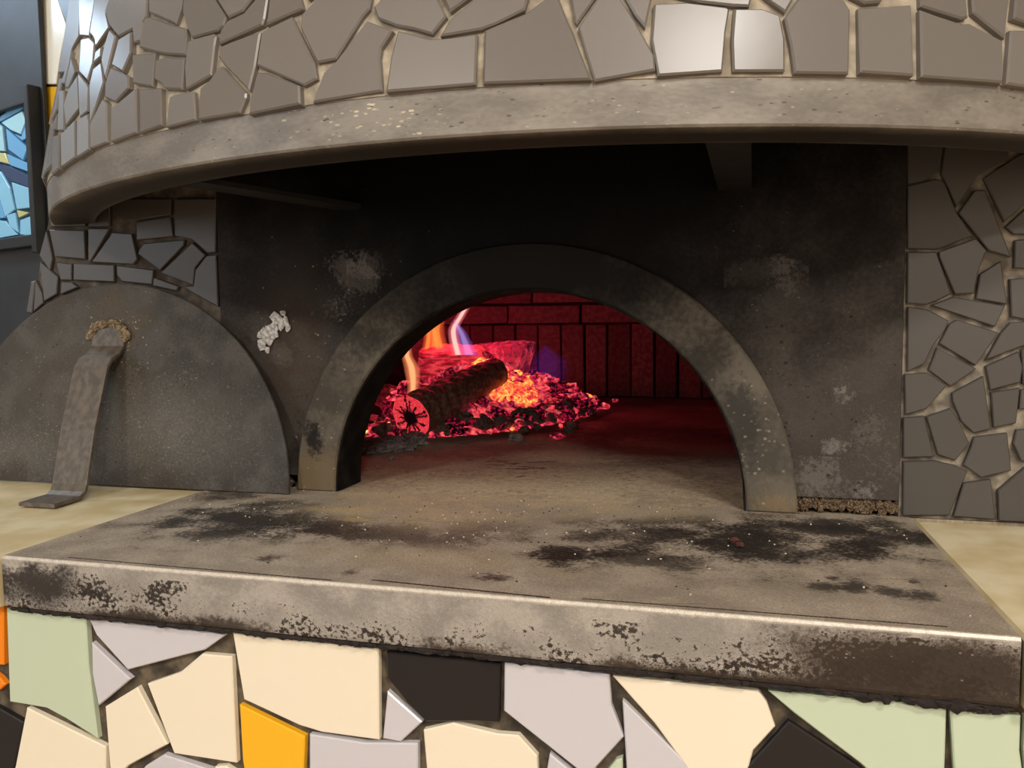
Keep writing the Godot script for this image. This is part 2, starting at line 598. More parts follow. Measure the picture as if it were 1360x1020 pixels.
func make_oven() -> void:
	var oven := thing("pizza_oven", "wood-fired oven faced with broken black tiles, with a dark steel hood ring", "oven", Vector3(-0.27, 0, -0.63))
	# the hood: a leaning round shell of mortar with tiles stuck on it
	var st := begin()
	var prof := PackedVector2Array()
	for i in 9:
		var y := 0.462 + 0.085 * i
		prof.append(Vector2(hood_radius(y) - 0.006, y))
	for i in 9:
		var y := 0.462 + 0.085 * (8 - i)
		prof.append(Vector2(hood_radius(y) - 0.05, y))
	smooth_lathe_safe(st, prof, AXIS, 0.0, TAU, 120, false)
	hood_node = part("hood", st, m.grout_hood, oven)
	# flat top that closes the hood
	st = begin()
	lathe(st, PackedVector2Array([Vector2(0.0, 1.12), Vector2(hood_radius(1.12) - 0.05, 1.12), Vector2(hood_radius(1.12) - 0.05, 1.14), Vector2(0.0, 1.14)]), AXIS, 0.0, TAU, 60, false)
	part("hood_top", st, m.soot, oven)
	# round body below the hood, behind the flat front
	st = begin()
	for i in 8:
		var y0 := 0.06 * i
		var y1 := 0.06 * (i + 1)
		for k in 60:
			var q: Array = []
			for yy: float in [y0, y1]:
				var rr := hood_radius(yy) - 0.008
				var a_front := acos(0.63 / rr)
				for kk: int in [k, k + 1]:
					var a := lerpf(a_front, TAU - a_front, kk / 60.0)
					q.append(AXIS + Vector3(sin(a) * rr, yy, cos(a) * rr))
			var o: Vector3 = q[0] - AXIS
			o.y = 0.1
			quad(st, q[0], q[1], q[3], q[2], o)
	part("body_wall", st, m.grout_wall, oven)
	# flat front of mortar left and right of the steel plate
	for s: int in [-1, 1]:
		st = begin()
		var inner := -0.763 if s < 0 else 0.2125
		for i in 10:
			var y0 := 0.048 * i
			var y1 := 0.048 * (i + 1)
			var e0 := AXIS.x + s * sqrt(pow(hood_radius(y0) - 0.008, 2) - 0.63 * 0.63)
			var e1 := AXIS.x + s * sqrt(pow(hood_radius(y1) - 0.008, 2) - 0.63 * 0.63)
			quad(st, Vector3(inner, y0, 0), Vector3(e0, y0, 0), Vector3(e1, y1, 0), Vector3(inner, y1, 0), Vector3.BACK)
		var top := AXIS.x + s * sqrt(pow(hood_radius(0.48) - 0.06, 2) - 0.63 * 0.63)
		quad(st, Vector3(inner, 0.48, 0), Vector3(top, 0.48, 0), Vector3(top, 1.1, 0), Vector3(inner, 1.1, 0), Vector3.BACK)
		box(st, Vector3(minf(inner, top), 0.0, -0.04), Vector3(maxf(inner, top), 1.1, -0.001), 0.0)
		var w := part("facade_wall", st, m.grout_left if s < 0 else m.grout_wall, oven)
		if s < 0:
			left_wall_node = w
		else:
			wall_node = w
	# sooty steel plate round the mouth, with the hood's shade painted in
	var b := Board.new(1200, 640, 50, rgb(66, 60, 56), rgb(75, 69, 64))
	var panel_uv := Rect2(-0.763, 0.52, 0.976, -0.52)
	b.blot(0.48, 0.0, 0.78, 0.62, rgb(10, 9, 9), 0.95, 0.14)  # soot, deepened by painted shade under the hood
	b.blot(0.5, 0.36, 0.3, 0.28, rgb(14, 13, 12), 0.8, 0.16)
	b.blot(0.14, 0.55, 0.05, 0.25, rgb(84, 64, 50), 0.35)
	var inks := {"c": rgb(160, 154, 146), "w": rgb(205, 202, 198), "n": rgb(38, 34, 31)}
	for s in [["c", -536, 314, 27, 28, 0.33], ["c", -499, 341, 27, 13, 0.27], ["c", -574, 287, 20, 18, 0.30], ["c", -659, 208, 17, 12, 0.18], ["c", 74, 290, 15, 27, 0.24], ["c", 41, 315, 27, 12, 0.18], ["n", 32, 286, 11, 21, 0.24], ["c", 144, 159, 9, 14, 0.4], ["c", 136, 91, 11, 8, 0.4], ["c", 119, 41, 45, 20, 0.3], ["c", 190, 83, 26, 39, 0.2], ["n", -631, 104, 15, 47, 0.4]]:
		b.blot((s[1] / 1000.0 + 0.763) / 0.976, (0.52 - s[2] / 1000.0) / 0.52, s[3] / 976.0, s[4] / 520.0, inks[s[0]], minf(1.0, s[5] * 1.15), 1.9)
	b.grain(0.05)
	b.specks(90, 0.86, 0.6, 0.12, 0.5, rgb(120, 112, 102), 1)
	b.specks(90, 0.2, 0.55, 0.2, 0.3, rgb(140, 132, 122), 2)
	b.specks(120, 0.86, 0.7, 0.12, 0.4, rgb(40, 36, 33), 3)
	st = begin()
	slab(st, wall_with_mouth(-0.7615, 0.211, 0.022, 1.1, 0.31), 0.012, 0.0015, Transform3D(Basis(), Vector3(0, 0, 0.006)), panel_uv)
	var plate_mat := board_mat(b, 0.6, 0.0, 0.03)
	plate_mat.metallic_specular = 0.22
	var panel := part("front_plate", st, plate_mat, oven)
	panel.set_meta("label", "sooty black steel plate round the mouth, shade of the hood painted in")
	# loose flakes of pale ash-grey paint on the plate
	st = begin()
	for f in [[-672, 246, 11], [-662, 262, 10], [-655, 252, 9], [-683, 238, 10], [-690, 224, 9], [-676, 228, 8], [-648, 258, 7], [-644, 246, 6], [-680, 213, 6], [-668, 236, 7], [-692, 238, 6], [-652, 270, 5]]:
		var pts := PackedVector2Array()
		for k in 7:
			var a := TAU * k / 7.0 + rng.randf_range(-0.25, 0.25)
			var r: float = f[2] / 1000.0 * rng.randf_range(0.6, 1.25)
			pts.append(Vector2(cos(a) * r, sin(a) * r * 1.15))
		var tip := Basis.from_euler(Vector3(rng.randf_range(-0.12, 0.12), rng.randf_range(-0.12, 0.12), 0))
		slab(st, pts, 0.0015, 0.0004, Transform3D(tip, Vector3(f[0] / 1000.0, f[1] / 1000.0, 0.009)))
	var fl := part("paint_flakes", st, mottled(rgb(150, 146, 142), rgb(215, 212, 208), 20.0, 0.8, 0.1, 51), oven)
	fl.set_meta("kind", "stuff")
	fl.set_meta("label", "pale peeling flakes of paint on the plate")
	# broken mortar in the gap under the plate
	st = begin()
	for i in 26:
		var x := 0.085 + i * 0.005
		rock(st, Vector3(x, 0.008 + rng.randf() * 0.008, -0.006 + rng.randf() * 0.004), Vector3(0.006, rng.randf_range(0.006, 0.012), 0.006), i, 1)
	for i in 8:
		rock(st, Vector3(-0.66 - i * 0.012, 0.008, -0.006), Vector3(0.01, 0.01, 0.006), 40 + i, 1)
	part("mortar_bed", st, m.mortar_rough, oven)
	# steel arch round the mouth
	st = begin()
	var frame := wall_ring(0.298, 0.362)
	slab(st, frame, 0.085, 0.0025, Transform3D(Basis(), Vector3(0, 0, 0.014)), Rect2(-0.65, 0.38, 0.76, -0.38))
	var ab := Board.new(760, 380, 52, rgb(76, 71, 63), rgb(104, 97, 86))
	ab.blot(0.5, 0.0, 0.44, 0.62, rgb(18, 16, 15), 0.92, 0.18)  # crown of the arch: some soot, mostly painted shade
	ab.blot(0.04, 0.93, 0.09, 0.12, rgb(128, 108, 80), 0.6)
	ab.blot(0.06, 0.78, 0.02, 0.06, rgb(32, 29, 27), 0.9)
	ab.blot(0.88, 0.62, 0.02, 0.16, rgb(50, 48, 46), 0.6)
	ab.blot(0.95, 0.96, 0.05, 0.06, rgb(140, 118, 86), 0.6)
	ab.specks(90, 0.9, 0.7, 0.1, 0.3, rgb(150, 140, 122), 2)
	ab.specks(50, 0.08, 0.7, 0.1, 0.3, rgb(146, 136, 118), 2)
	var arch_mat := board_mat(ab, 0.55, 0.0, 0.03)
	arch_mat.metallic_specular = 0.25
	part("arch_frame", st, arch_mat, oven)
	# soot inside the arch
	st = begin()
	slab(st, wall_ring(0.2955, 0.2985), 0.079, 0.0, Transform3D(Basis(), Vector3(0, 0, 0.0095)))
	part("arch_soot", st, m.soot, oven)
	# steel ring that carries the hood
	st = begin()
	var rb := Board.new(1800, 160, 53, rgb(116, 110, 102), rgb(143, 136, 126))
	rb.specks(260, 0.5, 0.5, 0.6, 0.6, rgb(190, 180, 162), 1)
	rb.specks(50, 0.47, 0.3, 0.04, 0.3, rgb(222, 206, 176), 3)
	rb.specks(300, 0.5, 0.2, 0.6, 0.6, rgb(70, 62, 54), 2)
	rb.blot(0.5, 0.8, 3.0, 0.15, rgb(44, 39, 35), 0.9, 0.1)  # shade on the ring's underside, painted into its colour
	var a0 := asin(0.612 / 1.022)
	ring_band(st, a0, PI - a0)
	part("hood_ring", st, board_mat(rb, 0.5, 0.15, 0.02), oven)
	# flat bars from the ring back to the plate
	for s in [[Vector3(-0.002, 0.4275, 0.335), Vector3(0.008, 0.4275, 0.004)], [Vector3(-0.62, 0.4275, 0.26), Vector3(-0.535, 0.4275, 0.004)]]:
		st = begin()
		var d: Vector3 = (s[1] - s[0]).normalized()
		var side := d.cross(Vector3.UP).normalized()
		var ln: float = s[0].distance_to(s[1])
		slab(st, rect(-0.021, 0, 0.021, ln), 0.007, 0.0008, Transform3D(Basis(side, d, side.cross(d)), s[0]))
		part("strut", st, m.black_steel, oven)
	make_chamber(oven)
	hood_tiles()
	wall_tiles()
	fill_hood()
	fill_wall()


func smooth_lathe_safe(st: SurfaceTool, prof: PackedVector2Array, c: Vector3, a0: float, a1: float, n: int, ends: bool) -> void:
	# outer and inner skins of a thin shell, joined at the rims
	var h := prof.size() / 2
	for k in h - 1:
		for i in n:
			var t0 := lerpf(a0, a1, float(i) / n)
			var t1 := lerpf(a0, a1, float(i + 1) / n)
			var d0 := Vector3(cos(t0), 0, sin(t0))
			var d1 := Vector3(cos(t1), 0, sin(t1))
			for s: int in [0, 1]:
				var p := prof[k] if s == 0 else prof[2 * h - 1 - k]
				var q := prof[k + 1] if s == 0 else prof[2 * h - 2 - k]
				quad(st, c + d0 * p.x + Vector3.UP * p.y, c + d1 * p.x + Vector3.UP * p.y, c + d1 * q.x + Vector3.UP * q.y, c + d0 * q.x + Vector3.UP * q.y, d0 if s == 0 else -d0)
	for s: int in [0, 1]:
		var p := prof[0] if s == 0 else prof[h - 1]
		var q := prof[2 * h - 1] if s == 0 else prof[h]
		for i in n:
			var t0 := lerpf(a0, a1, float(i) / n)
			var t1 := lerpf(a0, a1, float(i + 1) / n)
			var d0 := Vector3(cos(t0), 0, sin(t0))
			var d1 := Vector3(cos(t1), 0, sin(t1))
			quad(st, c + d0 * p.x + Vector3.UP * p.y, c + d1 * p.x + Vector3.UP * p.y, c + d1 * q.x + Vector3.UP * q.y, c + d0 * q.x + Vector3.UP * q.y, Vector3.DOWN if s == 0 else Vector3.UP)


func wall_ring(r0: float, r1: float) -> PackedVector2Array:
	var p := PackedVector2Array()
	for i in 49:
		var t := PI * i / 48
		p.append(Vector2(ARCH + cos(t) * r1, sin(t) * r1))
	for i in 49:
		var t := PI * (48 - i) / 48
		p.append(Vector2(ARCH + cos(t) * r0, sin(t) * r0))
	return p


func ring_band(st: SurfaceTool, a0: float, a1: float) -> void:
	# flat steel bar bent to a circle: rolled edges, 65 mm deep
	st.set_smooth_group(-1)
	var prof: Array = [Vector2(1.0215, 0.4655), Vector2(1.022, 0.464), Vector2(1.022, 0.4225), Vector2(1.0205, 0.4203), Vector2(1.0185, 0.4198), Vector2(0.959, 0.4198), Vector2(0.957, 0.4215), Vector2(0.957, 0.4655)]
	var vs: Array = [0.02, 0.04, 0.6, 0.63, 0.65, 0.9, 0.92, 1.0]
	var n := 150
	for i in n:
		var t0 := lerpf(a0, a1, float(i) / n)
		var t1 := lerpf(a0, a1, float(i + 1) / n)
		var d0 := Vector3(cos(t0), 0, sin(t0))
		var d1 := Vector3(cos(t1), 0, sin(t1))
		var u0 := 1.0 - float(i) / n
		var u1 := 1.0 - float(i + 1) / n
		for k in prof.size():
			var p: Vector2 = prof[k]
			var q: Vector2 = prof[(k + 1) % prof.size()]
			var o := Vector2(p.y - q.y, q.x - p.x)
			var vk: float = vs[k]
			var vl: float = vs[k + 1] if k + 1 < vs.size() else 1.0
			quad(st, AXIS + d0 * p.x + Vector3.UP * p.y, AXIS + d1 * p.x + Vector3.UP * p.y, AXIS + d1 * q.x + Vector3.UP * q.y, AXIS + d0 * q.x + Vector3.UP * q.y, (d0 * o.x + Vector3.UP * o.y), Vector2(u0, vk), Vector2(u1, vk), Vector2(u1, vl), Vector2(u0, vl))


# ------------------------------------------------------------------ broken tiles
func poly_mm(q: Array) -> PackedVector2Array:
	var p := PackedVector2Array()
	for i in range(0, q.size(), 2):
		p.append(Vector2(q[i], q[i + 1]) / 1000.0)
	return ccw(p)


# a broken tile, flat, laid on points of a surface; n points out of the wall
func broken_tile(parent: Node, pts: PackedVector3Array, n: Vector3, mat: Material, thick: float, tip: float, bevel := 0.0016) -> void:
	var c := Vector3.ZERO
	for p in pts:
		c += p / pts.size()
	n = (n + Vector3(rng.randfn(), rng.randfn(), rng.randfn()) * tip).normalized()
	var x := n.cross(Vector3.UP).normalized() * -1.0
	var y := n.cross(x)
	var f := Transform3D(Basis(x, y, n), c)
	var inv := f.affine_inverse()
	var flat := PackedVector2Array()
	for p in pts:
		var v := inv * p
		flat.append(Vector2(v.x, v.y))
	var st := begin()
	slab(st, flat, thick, bevel, f, Rect2(0, 0, 1, 1), false)
	part("mosaic_tile", st, mat, parent)


func pick(list: Array) -> Material:
	return list[rng.randi() % list.size()]


func hood_tile(q: Array) -> void:
	org = Vector3(-0.27, 0, -0.63)
	var p := poly_mm(q)
	for i in p.size():
		if p[i].y < 0.473:
			p[i].y -= 0.0045
	hood_polys.append(p)
	stick_on_hood(hood_node, p, pick(m.hood_tiles), 0.016)


func stick_on_hood(parent: Node, p: PackedVector2Array, mat: Material, tip: float) -> void:
	var pts := PackedVector3Array()
	var c := Vector2.ZERO
	for v in p:
		pts.append(hood_at(v.x, v.y))
		c += v / p.size()
	var n := (hood_at(c.x + 0.01, c.y) - hood_at(c.x - 0.01, c.y)).cross(hood_at(c.x, c.y + 0.01) - hood_at(c.x, c.y - 0.01)).normalized()
	broken_tile(parent, pts, n, mat, 0.011, tip)


func wall_tile(q: Array) -> void:
	org = Vector3(-0.27, 0, -0.63)
	var p := poly_mm(q)
	wall_polys.append(p)
	var pts := PackedVector3Array()
	for v in p:
		pts.append(Vector3(v.x, v.y, 0.007))
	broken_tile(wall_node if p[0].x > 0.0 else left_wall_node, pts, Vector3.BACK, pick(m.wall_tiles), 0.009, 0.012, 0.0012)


func base_tile(q: Array, c: String) -> void:
	org = Vector3(-0.27, -1.0, -0.6)
	var p := poly_mm(q)
	base_polys.append(p)
	var pts := PackedVector3Array()
	for v in p:
		pts.append(Vector3(v.x, v.y, 0.392))
	broken_tile(base_node, pts, Vector3.BACK, m.base_tiles[c], 0.008, 0.004, 0.0012)


# jittered quads beyond the tiles set out one by one
func fill(u0: float, u1: float, v0: float, v1: float, size: float, taken: Array, place: Callable) -> void:
	var r := RandomNumberGenerator.new()
	r.seed = 77
	var nu := int((u1 - u0) / size)
	var nv := int((v1 - v0) / size)
	var node := {}
	for i in nu + 1:
		for j in nv + 1:
			var jit := size * 0.26
			node[Vector2i(i, j)] = Vector2(u0 + i * size + (r.randf_range(-jit, jit) if i > 0 and i < nu else 0.0), v0 + j * size + (r.randf_range(-jit, jit) if j > 0 and j < nv else 0.0))
	for i in nu:
		for j in nv:
			var cell := ccw(PackedVector2Array([node[Vector2i(i, j)], node[Vector2i(i + 1, j)], node[Vector2i(i + 1, j + 1)], node[Vector2i(i, j + 1)]]))
			var pieces: Array = [cell]
			for tile: PackedVector2Array in taken:
				var next: Array = []
				for piece: PackedVector2Array in pieces:
					if Geometry2D.intersect_polygons(piece, tile).is_empty():
						next.append(piece)
					else:
						for grown in Geometry2D.offset_polygon(tile, 0.005):
							next.append_array(Geometry2D.clip_polygons(piece, grown))
				pieces = next
			for piece: PackedVector2Array in pieces:
				if absf(area(piece)) < size * size * 0.3 or piece.size() < 3:
					continue
				var smaller := Geometry2D.offset_polygon(ccw(piece), -r.randf_range(0.002, 0.004))
				if smaller.size() == 1:
					place.call(ccw(smaller[0]))


func area(p: PackedVector2Array) -> float:
	var a := 0.0
	for i in p.size():
		a += p[i].cross(p[(i + 1) % p.size()])
	return a / 2.0


func fill_hood() -> void:
	org = Vector3(-0.27, 0, -0.63)
	fill(-1.5, -0.7, 0.47, 0.87, 0.08, hood_polys, func(p): stick_on_hood(hood_node, p, pick(m.hood_tiles), 0.02))
	fill(-0.7, 1.1, 0.47, 0.87, 0.08, hood_polys, func(p): stick_on_hood(hood_node, p, pick(m.hood_tiles), 0.02))


func fill_wall() -> void:
	org = Vector3(-0.27, 0, -0.63)
	fill(0.376, 0.53, 0.004, 0.424, 0.07, wall_polys, func(p):
		var pts := PackedVector3Array()
		for v in p:
			pts.append(Vector3(v.x, v.y, 0.007))
		broken_tile(wall_node, pts, Vector3.BACK, pick(m.wall_tiles), 0.009, 0.012))
	fill(-1.6, -0.95, 0.05, 0.39, 0.08, [], func(p):
		for v: Vector2 in p:
			if hood_at(v.x, v.y).z > -0.02:
				return
		stick_on_hood(left_wall_node, p, pick(m.wall_tiles), 0.02))


func hood_tiles() -> void:
	hood_tile([-533, 663, -530, 620, -509, 607, -500, 595, -462, 609, -481, 632, -470, 653, -531, 671])
	hood_tile([-467, 652, -374, 627, -371, 599, -377, 594, -378, 573, -393, 574, -400, 592, -433, 591, -460, 610, -478, 632])
	hood_tile([-432, 588, -401, 589, -392, 562, -406, 543, -439, 558])
	hood_tile([-460, 606, -439, 593, -453, 545, -472, 571, -469, 588])
	hood_tile([-497, 588, -479, 590, -476, 577, -497, 574])
	hood_tile([-569, 623, -533, 616, -506, 602, -499, 575, -510, 555, -552, 576])
	hood_tile([-627, 702, -534, 672, -535, 664, -537, 618, -584, 632])
	hood_tile([-748, 743, -633, 704, -590, 633, -640, 630, -665, 605, -751, 625, -750, 657])
	hood_tile([-615, 611, -568, 580, -598, 566, -627, 573])
	hood_tile([-472, 569, -453, 541, -479, 495, -501, 547, -496, 567])
	hood_tile([-438, 555, -390, 534, -387, 520, -417, 510, -446, 521, -449, 538])
	hood_tile([-450, 520, -438, 513, -425, 469, -467, 468, -477, 494])
	hood_tile([-424, 505, -414, 506, -372, 518, -358, 469, -413, 467])
	hood_tile([-529, 510, -493, 511, -483, 499, -469, 467, -509, 464])
	hood_tile([-551, 574, -513, 553, -503, 546, -495, 514, -521, 511])
	hood_tile([-592, 562, -556, 573, -531, 525, -583, 513, -606, 544])
	hood_tile([-596, 504, -536, 511, -515, 465, -575, 462])
	hood_tile([-631, 516, -594, 509, -629, 570, -663, 578])
	hood_tile([-666, 515, -611, 507, -581, 461, -628, 460])
	hood_tile([-388, 559, -342, 551, -339, 513, -379, 524])
	hood_tile([-370, 624, -303, 607, -304, 592, -310, 577, -364, 602])
	hood_tile([-372, 597, -363, 597, -313, 576, -291, 568, -287, 557, -284, 537, -325, 547, -375, 564])
	hood_tile([-338, 542, -322, 543, -287, 534, -284, 500, -314, 506, -322, 513, -336, 521])
	hood_tile([-284, 552, -279, 553, -245, 553, -240, 549, -241, 539, -241, 508, -278, 499, -284, 523])
	hood_tile([-299, 596, -298, 606, -254, 596, -229, 567, -232, 559, -240, 555, -279, 555, -285, 563, -292, 574, -298, 586])
	hood_tile([-250, 595, -190, 583, -206, 569, -226, 566])
	hood_tile([-192, 577, -190, 583, -174, 579, -175, 555, -177, 549, -234, 539, -234, 554, -228, 561, -225, 563, -204, 567])
	hood_tile([-234, 536, -218, 539, -192, 542, -179, 542, -182, 508, -187, 484, -224, 516, -233, 526])
	hood_tile([-228, 516, -190, 482, -190, 477, -196, 467, -252, 467, -255, 496, -242, 504, -233, 514])
	hood_tile([-172, 579, -135, 572, -129, 557, -155, 552, -173, 548, -172, 555])
	hood_tile([-177, 542, -168, 545, -142, 552, -111, 501, -107, 485, -121, 480, -135, 487, -179, 508])
	hood_tile([-179, 502, -166, 499, -125, 480, -122, 466, -184, 464, -184, 478, -180, 493])
	hood_tile([-364, 515, -321, 508, -311, 470, -353, 468])
	hood_tile([-304, 496, -297, 497, -265, 495, -257, 468, -304, 467])
	hood_tile([-129, 551, -109, 568, -54, 559, -56, 546, -63, 539, -88, 502, -108, 501, -129, 537])
	hood_tile([-57, 534, -30, 521, -41, 506, -42, 497, -38, 470, -110, 467, -100, 490, -87, 500])
	hood_tile([-45, 558, -45, 553, -51, 547, -46, 535, -27, 526, -10, 521, 8, 514, 21, 529, 10, 551])
	hood_tile([16, 550, 46, 547, 24, 533])
	hood_tile([50, 546, 96, 542, 92, 528, 68, 518, 54, 514, 16, 511, 25, 527])
	hood_tile([-25, 521, 6, 510, 16, 509, 50, 510, 50, 468, -33, 468, -30, 497])
	hood_tile([57, 512, 67, 516, 95, 526, 115, 541, 121, 540, 131, 513, 133, 509, 150, 466, 57, 468])
	hood_tile([132, 539, 156, 538, 138, 512, 136, 515])
	hood_tile([158, 538, 173, 537, 187, 513, 203, 481, 204, 472, 153, 465, 143, 494, 139, 509])
	hood_tile([178, 537, 203, 536, 198, 514, 196, 506, 188, 517])
	hood_tile([204, 527, 232, 528, 265, 523, 268, 521, 264, 500, 260, 470, 206, 467, 201, 494])
	hood_tile([218, 535, 288, 534, 285, 523, 271, 524, 243, 528])
	hood_tile([272, 521, 296, 521, 311, 515, 314, 494, 313, 470, 269, 470, 269, 493])
	hood_tile([296, 534, 326, 534, 316, 518])
	hood_tile([315, 513, 331, 535, 367, 535, 374, 522, 368, 468, 321, 468, 319, 488])
	hood_tile([382, 524, 393, 525, 433, 530, 427, 468, 378, 469])
	hood_tile([373, 535, 408, 537, 403, 530, 388, 528])
	hood_tile([440, 525, 479, 515, 490, 516, 523, 502, 517, 467, 434, 467])
	hood_tile([442, 539, 489, 542, 488, 521, 481, 519, 441, 528])
	hood_tile([495, 543, 537, 547, 525, 504, 494, 526])
	hood_tile([544, 548, 597, 554, 589, 515, 537, 524])
	hood_tile([533, 513, 555, 515, 589, 514, 580, 463, 521, 466])


func wall_tiles() -> void:
	wall_tile([-1078, 413, -1008, 409, -1010, 363, -1070, 369])
	wall_tile([-1001, 412, -959, 410, -1000, 359, -1004, 359])
	wall_tile([-956, 404, -918, 400, -909, 360, -917, 352, -998, 358, -959, 399])
	wall_tile([-908, 418, -845, 424, -841, 393, -909, 390])
	wall_tile([-905, 375, -896, 384, -821, 387, -823, 378, -868, 341, -908, 368])
	wall_tile([-867, 337, -806, 382, -784, 362, -804, 343, -809, 316])
	wall_tile([-836, 451, -761, 447, -766, 366, -780, 365, -807, 387, -839, 394])
	wall_tile([-880, 330, -835, 315, -839, 308, -883, 317])
	wall_tile([-950, 351, -880, 342, -884, 319, -940, 325, -950, 336])
	wall_tile([-1033, 357, -955, 352, -956, 325, -1035, 330])
	wall_tile([-1068, 360, -1037, 356, -1039, 330, -1061, 331])
	wall_tile([-1060, 328, -1038, 326, -1027, 318, -1062, 307])
	wall_tile([-803, 340, -782, 361, -765, 362, -765, 282, -809, 304, -825, 314, -808, 315])
	wall_tile([-950, 457, -842, 451, -844, 427, -909, 421, -932, 422, -951, 432])
	wall_tile([-998, 456, -957, 454, -959, 414, -1000, 415])
	wall_tile([-1073, 460, -1005, 457, -1007, 416, -1074, 418])
	wall_tile([-1101, 372, -1084, 413, -1075, 365, -1081, 346])
	wall_tile([-1102, 363, -1066, 336, -1070, 308, -1096, 296])
	wall_tile([-1111, 331, -1100, 308, -1099, 293, -1120, 279])
	wall_tile([-1121, 329, -1112, 331, -1122, 277, -1134, 279])
	wall_tile([210, 488, 250, 485, 250, 456, 247, 428, 230, 418, 212, 415])
	wall_tile([212, 413, 243, 420, 253, 416, 267, 379, 286, 350, 247, 335, 214, 337])
	wall_tile([255, 485, 322, 480, 321, 446, 319, 435, 289, 421, 267, 385, 257, 409, 249, 426])
	wall_tile([269, 378, 286, 404, 297, 404, 328, 323, 303, 332])
	wall_tile([295, 418, 329, 441, 358, 455, 360, 404, 319, 365, 300, 407])
	wall_tile([320, 359, 360, 399, 362, 348, 329, 350])
	wall_tile([249, 332, 289, 347, 302, 331, 299, 327, 293, 308, 289, 281, 268, 280, 250, 324])
	wall_tile([214, 333, 246, 332, 264, 281, 251, 274, 236, 268, 215, 270])
	wall_tile([295, 304, 317, 319, 325, 267, 291, 274])
	wall_tile([331, 343, 362, 345, 363, 307, 331, 310])
	wall_tile([327, 297, 364, 299, 366, 243, 330, 252])
	wall_tile([242, 267, 266, 277, 323, 265, 313, 240])
	wall_tile([216, 266, 238, 262, 262, 248, 258, 236, 245, 217, 236, 195, 217, 185])
	wall_tile([252, 220, 263, 244, 271, 249, 317, 233, 293, 193])
	wall_tile([241, 187, 250, 215, 294, 189, 266, 167])
	wall_tile([214, 182, 239, 184, 262, 168, 240, 139, 216, 131])
	wall_tile([304, 200, 319, 232, 329, 245, 367, 248, 368, 226, 339, 215])
	wall_tile([304, 192, 339, 210, 344, 191, 342, 173, 310, 163])
	wall_tile([342, 212, 368, 222, 370, 176, 345, 171])
	wall_tile([268, 159, 302, 180, 312, 115, 293, 110, 279, 124, 269, 149])
	wall_tile([311, 160, 342, 166, 339, 123, 315, 117])
	wall_tile([240, 129, 267, 140, 276, 126, 289, 97, 274, 75, 254, 82])
	wall_tile([214, 127, 238, 130, 250, 79, 215, 77])
	wall_tile([294, 105, 330, 111, 336, 65, 303, 55, 283, 70, 291, 92])
	wall_tile([337, 98, 340, 115, 372, 118, 373, 78, 346, 77])
	wall_tile([215, 72, 251, 74, 275, 69, 288, 62, 269, 6, 216, 3])
	wall_tile([284, 47, 303, 51, 314, 53, 321, 3, 274, 5])
	wall_tile([322, 40, 350, 69, 373, 78, 376, 2, 324, 2])
	wall_tile([343, 164, 370, 170, 371, 143, 342, 140])


func base_tiles() -> void:
	base_tile([-808, -46, -787, -47, -793, -131, -815, -133], "o")
	base_tile([-815, -138, -799, -147, -792, -154, -800, -161, -817, -164], "o")
	base_tile([-784, -64, -675, -66, -675, -121, -668, -202, -710, -184, -736, -175, -788, -174], "g")
	base_tile([-672, -66, -608, -67, -499, -68, -526, -87, -624, -119, -663, -84], "l")
	base_tile([-670, -93, -621, -129, -665, -164, -671, -129], "l")
	base_tile([-600, -132, -558, -115, -530, -92, -494, -91, -493, -206, -570, -206], "c")
	base_tile([-656, -164, -613, -137, -578, -197, -630, -228, -653, -255], "c")
	base_tile([-764, -178, -658, -210, -661, -256, -797, -276, -785, -250], "c")
	base_tile([-818, -179, -801, -184, -769, -196, -784, -245, -797, -276, -826, -280], "k")
	base_tile([-583, -209, -524, -218, -525, -236, -631, -252, -607, -225], "l")
	base_tile([-520, -214, -507, -211, -485, -222, -501, -233, -521, -236], "c")
	base_tile([-492, -66, -430, -67, -328, -67, -330, -160, -393, -160, -418, -156, -482, -136], "c")
	base_tile([-487, -142, -412, -167, -417, -227, -481, -237, -486, -203], "y")
	base_tile([-407, -164, -345, -165, -289, -158, -290, -208, -409, -226], "l")
	base_tile([-320, -109, -284, -136, -307, -159, -326, -158], "l")
	base_tile([-320, -69, -283, -69, -204, -69, -206, -127, -234, -129, -280, -135, -299, -119, -320, -95], "k")
	base_tile([-283, -144, -252, -133, -236, -135, -208, -138, -187, -137, -169, -155, -168, -188, -279, -205], "c")
	base_tile([-200, -68, -101, -69, -99, -98, -88, -126, -114, -159, -114, -170, -118, -170, -133, -161, -201, -115], "l")
	base_tile([-98, -70, -1, -70, 29, -70, 36, -80, 43, -100, 25, -124, 16, -162, -17, -166, -60, -110], "c")
	base_tile([-89, -92, -85, -95, -30, -145, -12, -166, -84, -177], "l")
	base_tile([-157, -151, -137, -165, -118, -190, -165, -197], "l")
	base_tile([-95, -149, -89, -146, -89, -178, -118, -182], "g")
	base_tile([54, -94, 112, -128, 136, -152, -0, -172, 20, -140], "k")
	base_tile([37, -69, 144, -67, 176, -69, 176, -146, 143, -151, 112, -124, 58, -86], "g")
	base_tile([179, -70, 230, -68, 230, -97, 236, -137, 185, -144], "g")
	base_tile([233, -68, 269, -68, 271, -131, 237, -137, 233, -96], "g")


